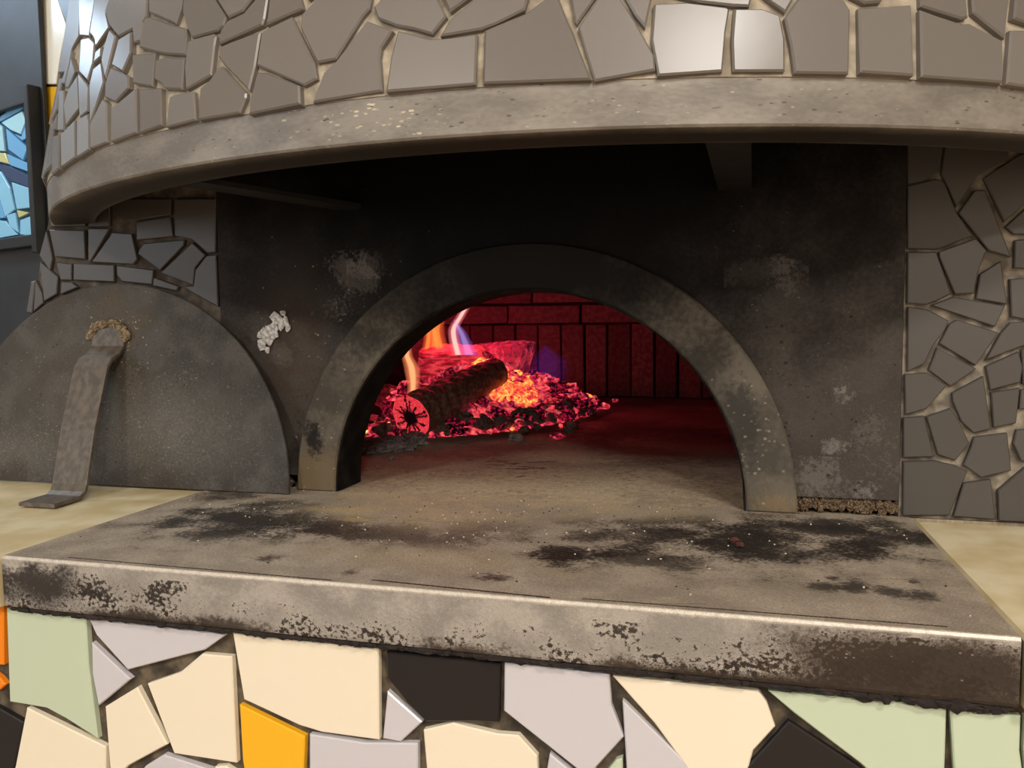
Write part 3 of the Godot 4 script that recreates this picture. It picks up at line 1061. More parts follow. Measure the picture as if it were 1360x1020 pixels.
# ------------------------------------------------------------------ baking chamber
func make_chamber(oven: Node3D) -> void:
	org = Vector3(-0.27, 0, -0.63)
	# dark mortar shell behind the bricks
	var st := begin()
	var prof := PackedVector2Array()
	for i in 11:
		var t := i / 10.0
		prof.append(Vector2(0.9 * cos(t * PI / 2) if i > 0 else 0.9, 0.26 + 0.52 * sin(t * PI / 2)))
	prof.insert(0, Vector2(0.9, -0.02))
	var back0 := PI - asin(0.55 / 0.9)
	for k in prof.size() - 1:
		for i in 64:
			var t0 := lerpf(0.0, TAU, i / 64.0)
			var t1 := lerpf(0.0, TAU, (i + 1) / 64.0)
			var d0 := Vector3(cos(t0), 0, sin(t0))
			var d1 := Vector3(cos(t1), 0, sin(t1))
			var p := prof[k]
			var q := prof[k + 1]
			var a := CHAMBER + d0 * p.x + Vector3.UP * p.y
			var b := CHAMBER + d1 * p.x + Vector3.UP * p.y
			if maxf(a.z, b.z) > -0.16:
				a.z = minf(a.z, -0.16)
				b.z = minf(b.z, -0.16)
			var c := CHAMBER + d1 * q.x + Vector3.UP * q.y
			var d := CHAMBER + d0 * q.x + Vector3.UP * q.y
			c.z = minf(c.z, -0.16)
			d.z = minf(d.z, -0.16)
			if minf(minf(a.z, b.z), minf(c.z, d.z)) < -0.1605:
				quad(st, a, b, c, d, -(d0 + Vector3.UP * 0.3))
	var chamber := part("chamber_shell", st, m.mortar_dark, oven)
	# inner front wall with the mouth, and the throat between it and the steel arch
	st = begin()
	slab(st, wall_with_mouth(-0.97, 0.43, 0.0, 0.8, 0.355), 0.05, 0.002, Transform3D(Basis(), Vector3(0, 0, -0.073)))
	part("throat_wall", st, m.soot, oven)
	# hearth: a floor of stone
	var hb := Board.new(768, 768, 60, rgb(126, 112, 94), rgb(164, 148, 124))
	# across -1.15 .. 0.61, from -1.6 (top) to 0 (bottom)
	var hx := func(x: float) -> float: return (x + 1.15) / 1.76
	var hz := func(z: float) -> float: return (z + 1.62) / 1.62
	hb.blot(hx.call(-0.27), hz.call(-0.05), 0.24, 0.12, rgb(208, 190, 156), 0.8)
	hb.blot(hx.call(-0.2), hz.call(-0.75), 0.12, 0.1, rgb(84, 70, 58), 0.5)
	hb.blot(hx.call(-0.1), hz.call(-0.35), 0.08, 0.03, rgb(88, 74, 60), 0.5)
	hb.blot(hx.call(-0.55), hz.call(-0.6), 0.2, 0.16, rgb(96, 84, 72), 0.5)
	hb.grain(0.06)
	hb.specks(500, hx.call(-0.3), hz.call(-0.15), 0.25, 0.12, rgb(206, 190, 160), 1)
	hb.specks(300, hx.call(-0.3), hz.call(-0.3), 0.3, 0.2, rgb(50, 42, 36), 1)
	for k in 12:
		var ax: float = hx.call(-0.4 + rng.randf_range(-0.12, 0.1))
		var az: float = hz.call(-0.2 + rng.randf_range(-0.12, 0.06))
		hb.line(ax, az, ax + rng.randf_range(-0.03, 0.03), az + rng.randf_range(-0.012, 0.012), 0.6, rgb(48, 40, 34), 0.7)
	st = begin()
	slab(st, rect(-1.15, 0.0, 0.61, 1.62), 0.05, 0.0, Transform3D(Basis(Vector3.RIGHT, Vector3.FORWARD, Vector3.UP), Vector3(0, -0.001, 0)), Rect2(-1.15, 1.62, 1.76, -1.62))
	part("hearth_floor", st, board_mat(hb, 0.85, 0.0, 0.12), oven)
	# soldier bricks, then rings of bricks laid flat that close in to a dome
	var full := 0
	var n := 70
	for i in n:
		var a := TAU * (i + 0.5) / n
		if CHAMBER.z + 0.86 * sin(a) > -0.2:
			continue
		chamber_brick(chamber, a, 0.86, 0.001, 0.248, TAU / n * 0.86, 0.0)
	var courses: Array = [[0.25, 0.858, 0.02], [0.316, 0.845, 0.12], [0.38, 0.815, 0.28], [0.44, 0.77, 0.45], [0.497, 0.71, 0.62], [0.548, 0.635, 0.8], [0.592, 0.54, 0.98], [0.63, 0.43, 1.14]]
	for k in courses.size():
		var y: float = courses[k][0]
		var r: float = courses[k][1]
		var cnt := maxi(8, int(TAU * r / 0.235))
		for i in cnt:
			var a := TAU * (i + (0.5 if k % 2 else 0.17)) / cnt
			if CHAMBER.z + r * sin(a) > -0.24:
				continue
			chamber_brick(chamber, a, r, y, y + 0.062, TAU / cnt * r, courses[k][2])


func chamber_brick(parent: Node, a: float, r: float, y0: float, y1: float, wide: float, lean: float) -> void:
	var inw := Vector3(-cos(a), 0, -sin(a))
	var side := Vector3(-sin(a), 0, cos(a))
	var z := inw.rotated(side, 0.0) * cos(lean) + Vector3.DOWN * sin(lean)
	var x := side
	var y := z.cross(x)
	if y.y < 0:
		x = -x
		y = -y
	var c := CHAMBER - inw * (r + rng.randf_range(-0.004, 0.004)) + Vector3.UP * (y0 + y1) / 2
	var w := wide / 2 - rng.randf_range(0.0015, 0.0035)
	var h := (y1 - y0) / 2 - 0.0018
	var j := func() -> float: return rng.randf_range(-0.0018, 0.0018)
	var p := PackedVector2Array([Vector2(-w + j.call(), -h + j.call()), Vector2(j.call(), -h + j.call()), Vector2(w + j.call(), -h + j.call()), Vector2(w + j.call(), h + j.call()), Vector2(0, h + j.call()), Vector2(-w + j.call(), h + j.call())])
	var st := begin()
	slab(st, p, 0.03, 0.0035, Transform3D(Basis(x, y, x.cross(y)), c), Rect2(0, 0, 1, 1), false)
	part("brick", st, m.soot if c.x < -0.98 else pick(m.firebricks), parent)


# ------------------------------------------------------------------ counter, marble
func make_counter() -> void:
	var base := thing("mosaic_counter", "counter base under the steel shelf, covered in cream, lilac, green, yellow and black broken tiles", "counter", Vector3(-0.27, -1.0, -0.6))
	var st := begin()
	box(st, Vector3(-1.5, -1.0, -1.75), Vector3(1.15, -0.059, 0.385), 0.002)
	base_node = part("counter_body", st, m.grout_base, base)
	base_tiles()
	org = Vector3(-0.27, -1.0, -0.6)
	var keys: Array = ["c", "c", "l", "g", "k", "y", "l", "c", "o"]
	fill(-1.49, 1.1, -0.98, -0.06, 0.115, base_polys, func(p):
		var pts := PackedVector3Array()
		for v in p:
			pts.append(Vector3(v.x, v.y, 0.392))
		broken_tile(base_node, pts, Vector3.BACK, m.base_tiles[keys[rng.randi() % keys.size()]], 0.008, 0.004, 0.0012))
	# marble tops left and right of the shelf
	var left := thing("marble_top", "pale yellow marble counter top left of the steel shelf, under the oven door", "counter top", Vector3(-1.2, -0.032, 0.2), "marble counter tops beside the shelf")
	st = begin()
	slab(st, rough_edge(-1.5, -0.779, -0.408, -0.012, 3), 0.056, 0.003, Transform3D(Basis(Vector3.RIGHT, Vector3.FORWARD, Vector3.UP), Vector3(0, -0.002, 0)))
	part("slab", st, m.marble, left)
	var right := thing("marble_top", "pale yellow marble counter top right of the steel shelf, below the black tiles", "counter top", Vector3(0.7, -0.032, 0.2), "marble counter tops beside the shelf")
	st = begin()
	slab(st, rough_edge(0.229, 1.15, -0.408, -0.012, 4), 0.056, 0.003, Transform3D(Basis(Vector3.RIGHT, Vector3.FORWARD, Vector3.UP), Vector3(0, -0.002, 0)))
	part("slab", st, m.marble, right)


func rough_edge(x0: float, x1: float, y0: float, y1: float, seed_: int) -> PackedVector2Array:
	# plan of a slab whose room-side edge is a little broken
	var r := RandomNumberGenerator.new()
	r.seed = seed_
	var p := PackedVector2Array([Vector2(x1, y1), Vector2(x0, y1)])
	for i in 30:
		p.append(Vector2(lerpf(x0, x1, i / 29.0), y0 + r.randf_range(-0.002, 0.002)))
	return p


# ------------------------------------------------------------------ steel shelf
func make_shelf() -> void:
	var shelf := thing("hearth_shelf", "worn steel shelf before the oven mouth, stained with soot and ash", "shelf", Vector3(-0.275, -0.058, 0.2))
	var x0 := -0.775
	var x1 := 0.225
	var zf := 0.402
	var b := Board.new(1400, 580, 70, rgb(140, 128, 113), rgb(168, 155, 138))
	var inks := {"d": rgb(44, 39, 35), "b": rgb(62, 50, 42), "y": rgb(186, 160, 108), "t": rgb(190, 173, 140), "m": rgb(164, 152, 138)}
	for s in [["t", -278, -6, 230, 80, 0.9], ["t", -472, 28, 87, 88, 0.6], ["t", -340, 137, 85, 50, 0.6], ["m", -586, 334, 126, 45, 0.4], ["m", -288, 374, 215, 41, 0.35], ["m", 118, 364, 124, 37, 0.3], ["d", -600, 190, 107, 92, 0.9], ["d", -484, 208, 83, 62, 0.85], ["d", -366, 225, 114, 42, 0.55], ["d", -291, 165, 55, 36, 0.4], ["d", -54, 156, 120, 80, 0.75], ["d", 30, 163, 110, 74, 0.85], ["d", 120, 84, 96, 77, 0.8], ["d", 172, 115, 50, 79, 0.6], ["d", -79, 262, 92, 36, 0.55], ["d", -729, 56, 68, 40, 0.6], ["y", -500, 120, 70, 14, 0.8], ["y", -455, 165, 40, 10, 0.7], ["t", -400, 110, 150, 90, 0.45], ["t", -330, 300, 180, 40, 0.4], ["d", -163, 262, 40, 34, 1.0], ["d", -177, 240, 24, 17, 0.8], ["t", -483, 126, 60, 31, 0.55], ["t", -129, 49, 96, 41, 0.45], ["t", -330, 90, 120, 20, 0.4]]:
		b.blot((s[1] / 1000.0 - x0) / (x1 - x0), s[2] / 1000.0 / zf, s[3] / 1000.0, s[4] / 1000.0 / zf, inks[s[0]], s[5], 0.85)
	for s in [["b", -217, 351, 20, 14, 0.9], ["b", -478, 342, 16, 15, 0.8], ["b", -368, 368, 10, 11, 0.7], ["d", 91, 305, 14, 14, 0.7], ["d", 117, 303, 12, 18, 0.7], ["d", 146, 308, 15, 18, 0.7], ["d", 174, 312, 13, 16, 0.7], ["d", 172, 273, 8, 10, 0.7], ["d", 100, 280, 8, 9, 0.7]]:
		b.blot((s[1] / 1000.0 - x0) / (x1 - x0), s[2] / 1000.0 / zf, s[3] / 1000.0, s[4] / 1000.0 / zf, inks[s[0]], s[5], 0.7)
	b.specks(900, 0.5, 0.45, 0.42, 0.4, rgb(206, 192, 164), 0)
	b.specks(600, 0.5, 0.2, 0.35, 0.25, rgb(214, 200, 170), 0)
	b.specks(900, 0.5, 0.5, 0.5, 0.5, rgb(70, 60, 52), 0)
	for k in 26:
		var ax := rng.randf()
		var ay := rng.randf_range(0.2, 0.95)
		b.line(ax, ay, ax + rng.randf_range(-0.12, 0.12), ay + rng.randf_range(-0.05, 0.05), 0.4, rgb(172, 160, 144) if k % 3 else rgb(90, 80, 70), 0.35)
	b.specks(5000, 0.48, 0.4, 0.4, 0.4, rgb(198, 184, 156), 0)
	b.specks(3000, 0.5, 0.5, 0.5, 0.5, rgb(78, 68, 60), 0)
	b.specks(1500, 0.5, 0.06, 0.3, 0.14, rgb(220, 204, 172), 0)
	b.grain(0.09)
	b.line(0.08, 0.97, 0.4, 0.985, 1.0, rgb(48, 42, 38), 0.8)
	b.line(0.44, 0.96, 0.62, 0.985, 1.4, rgb(52, 46, 40), 0.7)
	b.line(0.65, 0.975, 0.95, 0.97, 1.0, rgb(56, 50, 44), 0.7)
	var st := begin()
	slab(st, rect(x0, -zf + 0.003, x1, 0.0), 0.05, 0.0, Transform3D(Basis(Vector3.RIGHT, Vector3.FORWARD, Vector3.UP), Vector3.ZERO), Rect2(x0, 0.0, x1 - x0, -zf))
	var top := board_mat(b, 0.7, 0.0, 0.03)
	top.metallic_specular = 0.3
	part("shelf_top", st, top, shelf)
	# folded front edge
	var fb := Board.new(1600, 110, 71, rgb(146, 140, 132), rgb(176, 169, 159))
	fb.flake(0.45, 1.0, 0.0, 1.0, 0.6, rgb(40, 34, 30), 0.9)
	fb.flake(0.72, 1.0, 0.0, 1.0, 0.55, rgb(52, 44, 38), 0.9)
	fb.flake(0.2, 0.8, 0.02, 0.24, 0.53, rgb(40, 34, 30), 0.9)
	fb.flake(0.25, 0.9, 0.66, 0.84, 0.54, rgb(42, 36, 32), 0.85)
	fb.flake(0.12, 1.0, 0.8, 1.0, 0.42, rgb(50, 40, 33), 0.92)
	fb.blot(0.04, 0.5, 0.06, 0.45, rgb(44, 39, 35), 0.9)
	fb.blot(0.94, 0.6, 0.1, 0.5, rgb(48, 39, 32), 0.9, 0.6)
	for k in 20:
		fb.blot(rng.randf(), 0.99, 0.04, 0.16, rgb(58, 49, 41), 0.85)
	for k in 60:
		fb.blot((k + 0.5) / 60.0, 0.02, 0.012, 0.055, rgb(226, 216, 200), 0.75, 0.3)  # bright highlight along the nose, painted into the colour
	fb.grain(0.05)
	fb.specks(400, 0.5, 0.4, 0.5, 0.5, rgb(180, 170, 154), 1)
	st = begin()
	# profile of the fold, from the top face round the nose and under
	var pf: Array = [Vector2(0.396, 0.0), Vector2(0.4005, -0.0006), Vector2(0.4022, -0.0028), Vector2(0.402, -0.006), Vector2(0.402, -0.054), Vector2(0.401, -0.057), Vector2(0.399, -0.058), Vector2(0.30, -0.058)]
	var pv: Array = [0.0, 0.02, 0.05, 0.1, 0.92, 0.96, 0.98, 1.0]
	for k in pf.size() - 1:
		var p: Vector2 = pf[k]
		var q: Vector2 = pf[k + 1]
		var o := Vector3(0, q.x - p.x, p.y - q.y) if q.x >= p.x else Vector3(0, q.x - p.x, p.y - q.y)
		quad(st, Vector3(x0, p.y, p.x), Vector3(x1, p.y, p.x), Vector3(x1, q.y, q.x), Vector3(x0, q.y, q.x), o, Vector2(0, pv[k]), Vector2(1, pv[k]), Vector2(1, pv[k + 1]), Vector2(0, pv[k + 1]))
	for s: int in [0, 1]:
		var x := x0 if s == 0 else x1
		for k in pf.size() - 2:
			tri(st, Vector3(x, -0.03, 0.3), Vector3(x, pf[k].y, pf[k].x), Vector3(x, pf[k + 1].y, pf[k + 1].x), Vector3(-1 if s == 0 else 1, 0, 0), Vector2(s * 0.98 + 0.01, 0.5), Vector2(s * 0.98 + 0.01, pv[k]), Vector2(s * 0.98 + 0.01, pv[k + 1]))
	part("front_edge", st, board_mat(fb, 0.42, 0.15, 0.03), shelf)
	# grime that has run along the underside, against the tiles
	st = begin()
	for i in 150:
		var x := lerpf(x0 + 0.004, x1 - 0.004, (i + rng.randf()) / 150.0)
		var big := 1.0 + (0.6 if x > 0.1 else 0.0)
		rock(st, Vector3(x, -0.0605, 0.394 + rng.randf() * 0.004), Vector3(rng.randf_range(0.005, 0.012), rng.randf_range(0.002, 0.0045) * big, 0.004), i, 1)
	var gr := part("grime", st, m.mortar_dark, shelf)
	gr.set_meta("kind", "stuff")
	gr.set_meta("label", "dark baked-on grime under the shelf edge")
	# crumbs of charcoal and flour lying on the steel
	var grit := thing("ash_crumbs", "loose crumbs of ash and flour scattered over the steel shelf", "crumbs", Vector3(-0.27, 0.0, 0.15))
	grit.set_meta("kind", "stuff")
	for dark: int in [0, 1]:
		st = begin()
		for i in 150:
			var x := clampf(rng.randfn(-0.25, 0.25), -0.75, 0.2)
			var z := clampf(rng.randfn(0.15, 0.1), 0.015, 0.36)
			var s := rng.randf_range(0.0004, 0.001)
			rock(st, Vector3(x, s * 0.5, z), Vector3(s * 1.3, s, s), i + 300 * dark, 0)
		var g := part("crumbs", st, m.mortar_dark if dark else flat_mat(rgb(214, 202, 178), 0.9), grit)
		g.set_meta("kind", "stuff")
	var ember := thing("ember_crumb", "small reddish brown crumb of charred wood on the dark right half of the steel shelf", "crumb", Vector3(0.013, 0.0, 0.18))
	st = begin()
	rock(st, Vector3(0.010, 0.004, 0.176), Vector3(0.005, 0.004, 0.005), 5, 1)
	rock(st, Vector3(0.016, 0.003, 0.188), Vector3(0.004, 0.003, 0.006), 6, 1)
	part("crumb", st, mottled(rgb(56, 32, 27), rgb(104, 60, 50), 60.0, 0.9, 0.0, 72), ember)


# ------------------------------------------------------------------ oven door
func make_door() -> void:
	var door := thing("oven_door", "half-round dark steel oven door leaning left of the mouth, propped on its handle", "oven door", Vector3(-0.943, 0.0, 0.045))
	var b := Board.new(900, 460, 80, rgb(66, 64, 61), rgb(87, 84, 80))
	b.blot(0.62, 0.7, 0.24, 0.22, rgb(132, 126, 118), 0.4)
	b.blot(0.2, 0.85, 0.2, 0.12, rgb(126, 120, 112), 0.35)
	b.blot(0.5, 0.22, 0.1, 0.2, rgb(128, 112, 88), 0.35)
	b.blot(0.36, 0.5, 0.2, 0.4, rgb(92, 84, 74), 0.4)
	b.blot(0.5, 0.99, 0.6, 0.07, rgb(66, 60, 55), 0.7)
	b.specks(1500, 0.62, 0.76, 0.34, 0.26, rgb(168, 164, 156), 0)
	b.specks(600, 0.2, 0.8, 0.2, 0.2, rgb(174, 168, 160), 0)
	b.specks(420, 0.5, 0.5, 0.5, 0.5, rgb(170, 162, 150), 1)
	b.specks(110, 0.52, 0.25, 0.06, 0.12, rgb(206, 190, 158), 2)
	b.grain(0.06)
	b.specks(160, 0.5, 0.5, 0.5, 0.5, rgb(42, 38, 36), 2)
	var p := PackedVector2Array()
	var r := 0.315
	for i in 49:
		var t := PI * i / 48
		p.append(Vector2(cos(t) * r, sin(t) * r + 0.006))
	p.append(Vector2(-r, 0.0))
	p.append(Vector2(r, 0.0))
	var lean := Basis(Vector3.RIGHT, -0.095)
	var f := Transform3D(lean, Vector3(-0.943, 0.001, 0.048))
	var st := begin()
	slab(st, p, 0.004, 0.001, f, Rect2(-r, r + 0.006, 2 * r, -r - 0.006))
	var door_mat := board_mat(b, 0.55, 0.0, 0.03)
	door_mat.metallic_specular = 0.25
	part("door_plate", st, door_mat, door)
	# bent flat bar: welded to the plate, out over a shoulder, down to a foot on the marble
	var path: Array = [Vector3(-0.952, 0.252, 0.027), Vector3(-0.952, 0.222, 0.031), Vector3(-0.953, 0.210, 0.042), Vector3(-0.953, 0.203, 0.058), Vector3(-0.953, 0.190, 0.068), Vector3(-0.9505, 0.10, 0.102), Vector3(-0.944, 0.020, 0.130), Vector3(-0.9425, 0.010, 0.136), Vector3(-0.941, 0.0055, 0.146), Vector3(-0.937, 0.005, 0.197)]
	st = begin()
	var half := 0.031
	var th := 0.0045
	for k in path.size() - 1:
		var a: Vector3 = path[k]
		var c: Vector3 = path[k + 1]
		var rows: Array = []
		for e: int in [0, 1]:
			var i := k + e
			var d: Vector3 = (path[mini(i + 1, path.size() - 1)] - path[maxi(i - 1, 0)]).normalized()
			var side := Vector3(1, 0, 0.0)
			var n := side.cross(d).normalized()
			if n.z < -0.2 or n.y < -0.2:
				n = -n
			var at: Vector3 = path[i]
			var bv := 0.0012
			rows.append([at - side * half, at - side * (half - bv) + n * bv, at + side * (half - bv) + n * bv, at + side * half, at + side * half - n * th, at - side * half - n * th, n])
		var n0: Vector3 = rows[0][6]
		var outs: Array = [n0 - Vector3.RIGHT, n0, n0 + Vector3.RIGHT, Vector3.RIGHT, -n0, Vector3.LEFT]
		for j in 6:
			quad(st, rows[0][j], rows[0][(j + 1) % 6], rows[1][(j + 1) % 6], rows[1][j], outs[j])
		if k == path.size() - 2:
			quad(st, rows[1][0], rows[1][3], rows[1][4], rows[1][5], c - a)
			quad(st, rows[1][0], rows[1][1], rows[1][2], rows[1][3], c - a)
		if k == 0:
			quad(st, rows[0][0], rows[0][3], rows[0][4], rows[0][5], a - c)
	part("door_handle", st, m.bar_steel, door)
	# lumpy rusty weld round the top of the bar
	st = begin()
	for k in 90:
		var t := lerpf(-0.5, PI + 0.2, rng.randf())
		var away := rng.randf_range(0.9, 1.12)
		var cx := -0.952 + cos(t) * 0.033 * away
		var cy := 0.240 + sin(t) * 0.018 * away
		var s := rng.randf_range(0.0018, 0.0052)
		rock(st, Vector3(cx, cy, 0.0285 + (0.24 - cy) * 0.09 + rng.randf() * 0.002), Vector3(s, s * 1.2, s), k, 1)
	part("weld", st, m.rust, door)


# ------------------------------------------------------------------ fire
var ico_v: Array = []
func rock(st: SurfaceTool, c: Vector3, s: Vector3, seed_: int, sub: int, rough := 0.28) -> void:
	# an uneven lump: an icosahedron, split sub times, pushed in and out
	var key := sub
	while ico_v.size() <= 2:
		ico_v.append(ico_faces(ico_v.size()))
	var h := hash(seed_ * 7919 + 13)
	for f: Array in ico_v[key]:
		var q: Array = []
		for v: Vector3 in f:
			var n := sin(v.x * 5.1 + h % 97) * sin(v.y * 4.3 + h % 61) + sin(v.z * 6.2 + h % 53) * 0.6 + sin((v.x + v.z) * 9.0 + h % 41) * 0.3
			q.append(c + v * s * (1.0 + rough * n))
		tri(st, q[0], q[1], q[2], (q[0] + q[1] + q[2]) / 3 - c)


func ico_faces(sub: int) -> Array:
	var g := (1.0 + sqrt(5.0)) / 2.0
	var v: Array = []
	for p in [[-1, g, 0], [1, g, 0], [-1, -g, 0], [1, -g, 0], [0, -1, g], [0, 1, g], [0, -1, -g], [0, 1, -g], [g, 0, -1], [g, 0, 1], [-g, 0, -1], [-g, 0, 1]]:
		v.append(Vector3(p[0], p[1], p[2]).normalized())
	var fs: Array = []
	for t in [[0, 11, 5], [0, 5, 1], [0, 1, 7], [0, 7, 10], [0, 10, 11], [1, 5, 9], [5, 11, 4], [11, 10, 2], [10, 7, 6], [7, 1, 8], [3, 9, 4], [3, 4, 2], [3, 2, 6], [3, 6, 8], [3, 8, 9], [4, 9, 5], [2, 4, 11], [6, 2, 10], [8, 6, 7], [9, 8, 1]]:
		fs.append([v[t[0]], v[t[1]], v[t[2]]])
	for k in sub:
		var out: Array = []
		for t: Array in fs:
			var ab: Vector3 = ((t[0] + t[1]) / 2).normalized()
			var bc: Vector3 = ((t[1] + t[2]) / 2).normalized()
			var ca: Vector3 = ((t[2] + t[0]) / 2).normalized()
			out.append_array([[t[0], ab, ca], [ab, t[1], bc], [ca, bc, t[2]], [ab, bc, ca]])
		fs = out
	return fs


func glowing(dark: Color, glow_stops: Array, energy: float, rep: float, seed_: int, freq := 0.03) -> StandardMaterial3D:
	var s := StandardMaterial3D.new()
	s.albedo_color = dark
	s.roughness = 0.9
	s.emission_enabled = true
	s.emission = Color.WHITE
	s.emission_operator = BaseMaterial3D.EMISSION_OP_MULTIPLY
	s.emission_energy_multiplier = energy
	s.emission_texture = noise_tex(noise(seed_, freq, 4), 256, ramp(glow_stops))
	s.uv1_triplanar = true
	s.uv1_scale = Vector3.ONE * rep
	return s


func fibrous(s: StandardMaterial3D, scale_: Vector3) -> StandardMaterial3D:
	s.uv1_scale = scale_
	s.heightmap_enabled = true
	s.heightmap_scale = 0.5
	s.heightmap_texture = bump_tex
	return s


func heap(x: float, z: float) -> float:
	# height of the ember bed
	var dx := (x + 0.65) / 0.275
	var dz := (z + 1.0) / 0.43
	var skew := dx * 0.55 + dz * 0.75
	var d := sqrt(dx * dx + dz * dz + 0.6 * dx * dz)
	var h := 0.15 * pow(maxf(0.0, 1.0 - d), 0.75)
	return h


func make_fire() -> void:
	var cold := Color(0.02, 0.01, 0.012)
	var red := glowing(cold, [[0.32, rgb(16, 3, 12)], [0.45, rgb(110, 12, 44)], [0.57, rgb(235, 40, 70)], [0.78, rgb(255, 118, 100)]], 0.85, 5.0, 90)
	var hot := glowing(cold, [[0.25, rgb(130, 14, 34)], [0.42, rgb(240, 60, 56)], [0.6, rgb(255, 130, 56)], [0.8, rgb(255, 216, 100)]], 1.2, 6.0, 91)
	var char_mat := glowing(Color(0.06, 0.045, 0.055), [[0.45, rgb(0, 0, 0)], [0.6, rgb(70, 8, 36)], [0.75, rgb(220, 36, 60)]], 0.8, 11.0, 92)
	var ashen := mottled(rgb(92, 84, 82), rgb(150, 140, 136), 12.0, 0.95, 0.3, 93)
	# bed of embers: a mound and its coals
	var bed := thing("ember_bed", "heap of glowing red and orange embers at the left of the oven chamber", "embers", Vector3(-0.64, 0, -1.0))
	bed.set_meta("kind", "stuff")
	var st := begin()
	var nx := 36
	var nz := 44
	for i in nx:
		for j in nz:
			var q: Array = []
			for c: Array in [[0, 0], [1, 0], [1, 1], [0, 1]]:
				var x := lerpf(-0.98, -0.3, float(i + c[0]) / nx)
				var z := lerpf(-1.46, -0.52, float(j + c[1]) / nz)
				var y := heap(x, z)
				q.append(Vector3(x, y + (sin(x * 90) * sin(z * 80) * 0.004 if y > 0.004 else -0.004), z))
			if maxf(maxf(q[0].y, q[1].y), maxf(q[2].y, q[3].y)) > 0.001:
				quad(st, q[0], q[1], q[2], q[3], Vector3.UP)
	part("ember_mound", st, red, bed).set_meta("kind", "stuff")
	var sets: Array = [["glowing_coals", red, 300], ["hot_coals", hot, 60], ["charred_coals", char_mat, 190], ["ash_clumps", ashen, 120]]
	for s in sets:
		st = begin()
		var made := 0
		var tries := 0
		while made < s[2] and tries < 9000:
			tries += 1
			var x := rng.randf_range(-0.95, -0.33)
			var z := rng.randf_range(-1.44, -0.54)
			var y := heap(x, z)
			if y < 0.006 and rng.randf() > 0.06:
				continue
			var near := Vector2(x + 0.575, z + 0.90).length()
			if s[0] == "hot_coals" and (near > 0.115 and rng.randf() > 0.04):
				continue
			if s[0] == "charred_coals" and (near < 0.12 or (y > 0.07 and rng.randf() > 0.35)):
				continue
			if s[0] == "ash_clumps" and (y > 0.03 or z < -1.1):
				continue
			var r := rng.randf_range(0.007, 0.024) * (0.6 if y < 0.01 else 1.0)
			rock(st, Vector3(x, maxf(y, 0.004) + r * 0.25, z), Vector3(r * rng.randf_range(0.8, 1.5), r * rng.randf_range(0.6, 1.0), r * rng.randf_range(0.8, 1.4)), made + 1000, 1)
			made += 1
		part(s[0], st, s[1], bed).set_meta("kind", "stuff")
	# single lump of coal in front of the heap
	var lump := thing("charcoal_lump", "fist-sized half-burnt coal at the right front of the ember heap", "charcoal", Vector3(-0.455, 0, -0.93))
	st = begin()
	rock(st, Vector3(-0.455, 0.03, -0.93), Vector3(0.042, 0.03, 0.036), 4, 2, 0.16)
	part("lump", st, glowing(Color(0.05, 0.035, 0.045), [[0.42, rgb(10, 2, 8)], [0.52, rgb(190, 24, 52)], [0.65, rgb(255, 80, 74)]], 0.9, 9.0, 94), lump)
	# logs
	log_thing("round firewood log in front of the flames, its glowing cut end towards the mouth", Vector3(-0.672, 0.047, -0.54), Vector3(-0.568, 0.128, -0.86), 0.051, 0.037, true, 1)
	log_thing("half-burnt log at the far left inside the mouth, behind the arch", Vector3(-0.80, 0.035, -0.60), Vector3(-0.86, 0.05, -0.85), 0.036, 0.045, false, 2)
	log_thing("pink ash-covered log lying behind the round log", Vector3(-0.765, 0.06, -0.80), Vector3(-0.6, 0.10, -0.86), 0.03, 0.03, false, 3)
	block_thing("split firewood block glowing red, left one of two on the embers", Vector3(-0.725, 0.135, -0.985), Vector3(0.09, 0.058, 0.06), 0.28, 5)
	block_thing("split firewood block with a violet ashen top, right one of two on the embers", Vector3(-0.617, 0.137, -1.1), Vector3(0.072, 0.06, 0.055), -0.12, 6)
	# grey ash at the left foot of the arch
	var ash := thing("ash_heap", "small heap of grey ash on the hearth by the left foot of the arch", "ash", Vector3(-0.67, 0, -0.38))
	ash.set_meta("kind", "stuff")
	st = begin()
	for i in 90:
		var x := rng.randfn(-0.69, 0.035)
		var z := rng.randfn(-0.40, 0.06)
		var r := rng.randf_range(0.004, 0.014)
		rock(st, Vector3(x, r * 0.4, z), Vector3(r * 1.3, r * 0.7, r * 1.2), i, 1)
	part("ash", st, ashen, ash).set_meta("kind", "stuff")
	flames()
	# white specks painting glints and sparks on the sooty wall left of the fire
	var fleck := thing("glint_flecks", "tiny white flecks imitating glints and sparks on the sooty wall left of the flames", "ash", Vector3(-0.85, 0.1, -0.7))
	fleck.set_meta("kind", "stuff")
	st = begin()
	for i in 60:
		var s := rng.randf_range(0.0012, 0.003)
		var a := rng.randf_range(2.75, 3.25)
		rock(st, CHAMBER + Vector3(cos(a) * 0.848, clampf(rng.randfn(0.08, 0.05), 0.01, 0.22), -sin(a) * 0.848 * 0.2), Vector3.ONE * s, i, 0)
	part("flecks", st, flat_mat(rgb(225, 215, 215), 0.9), fleck).set_meta("kind", "stuff")


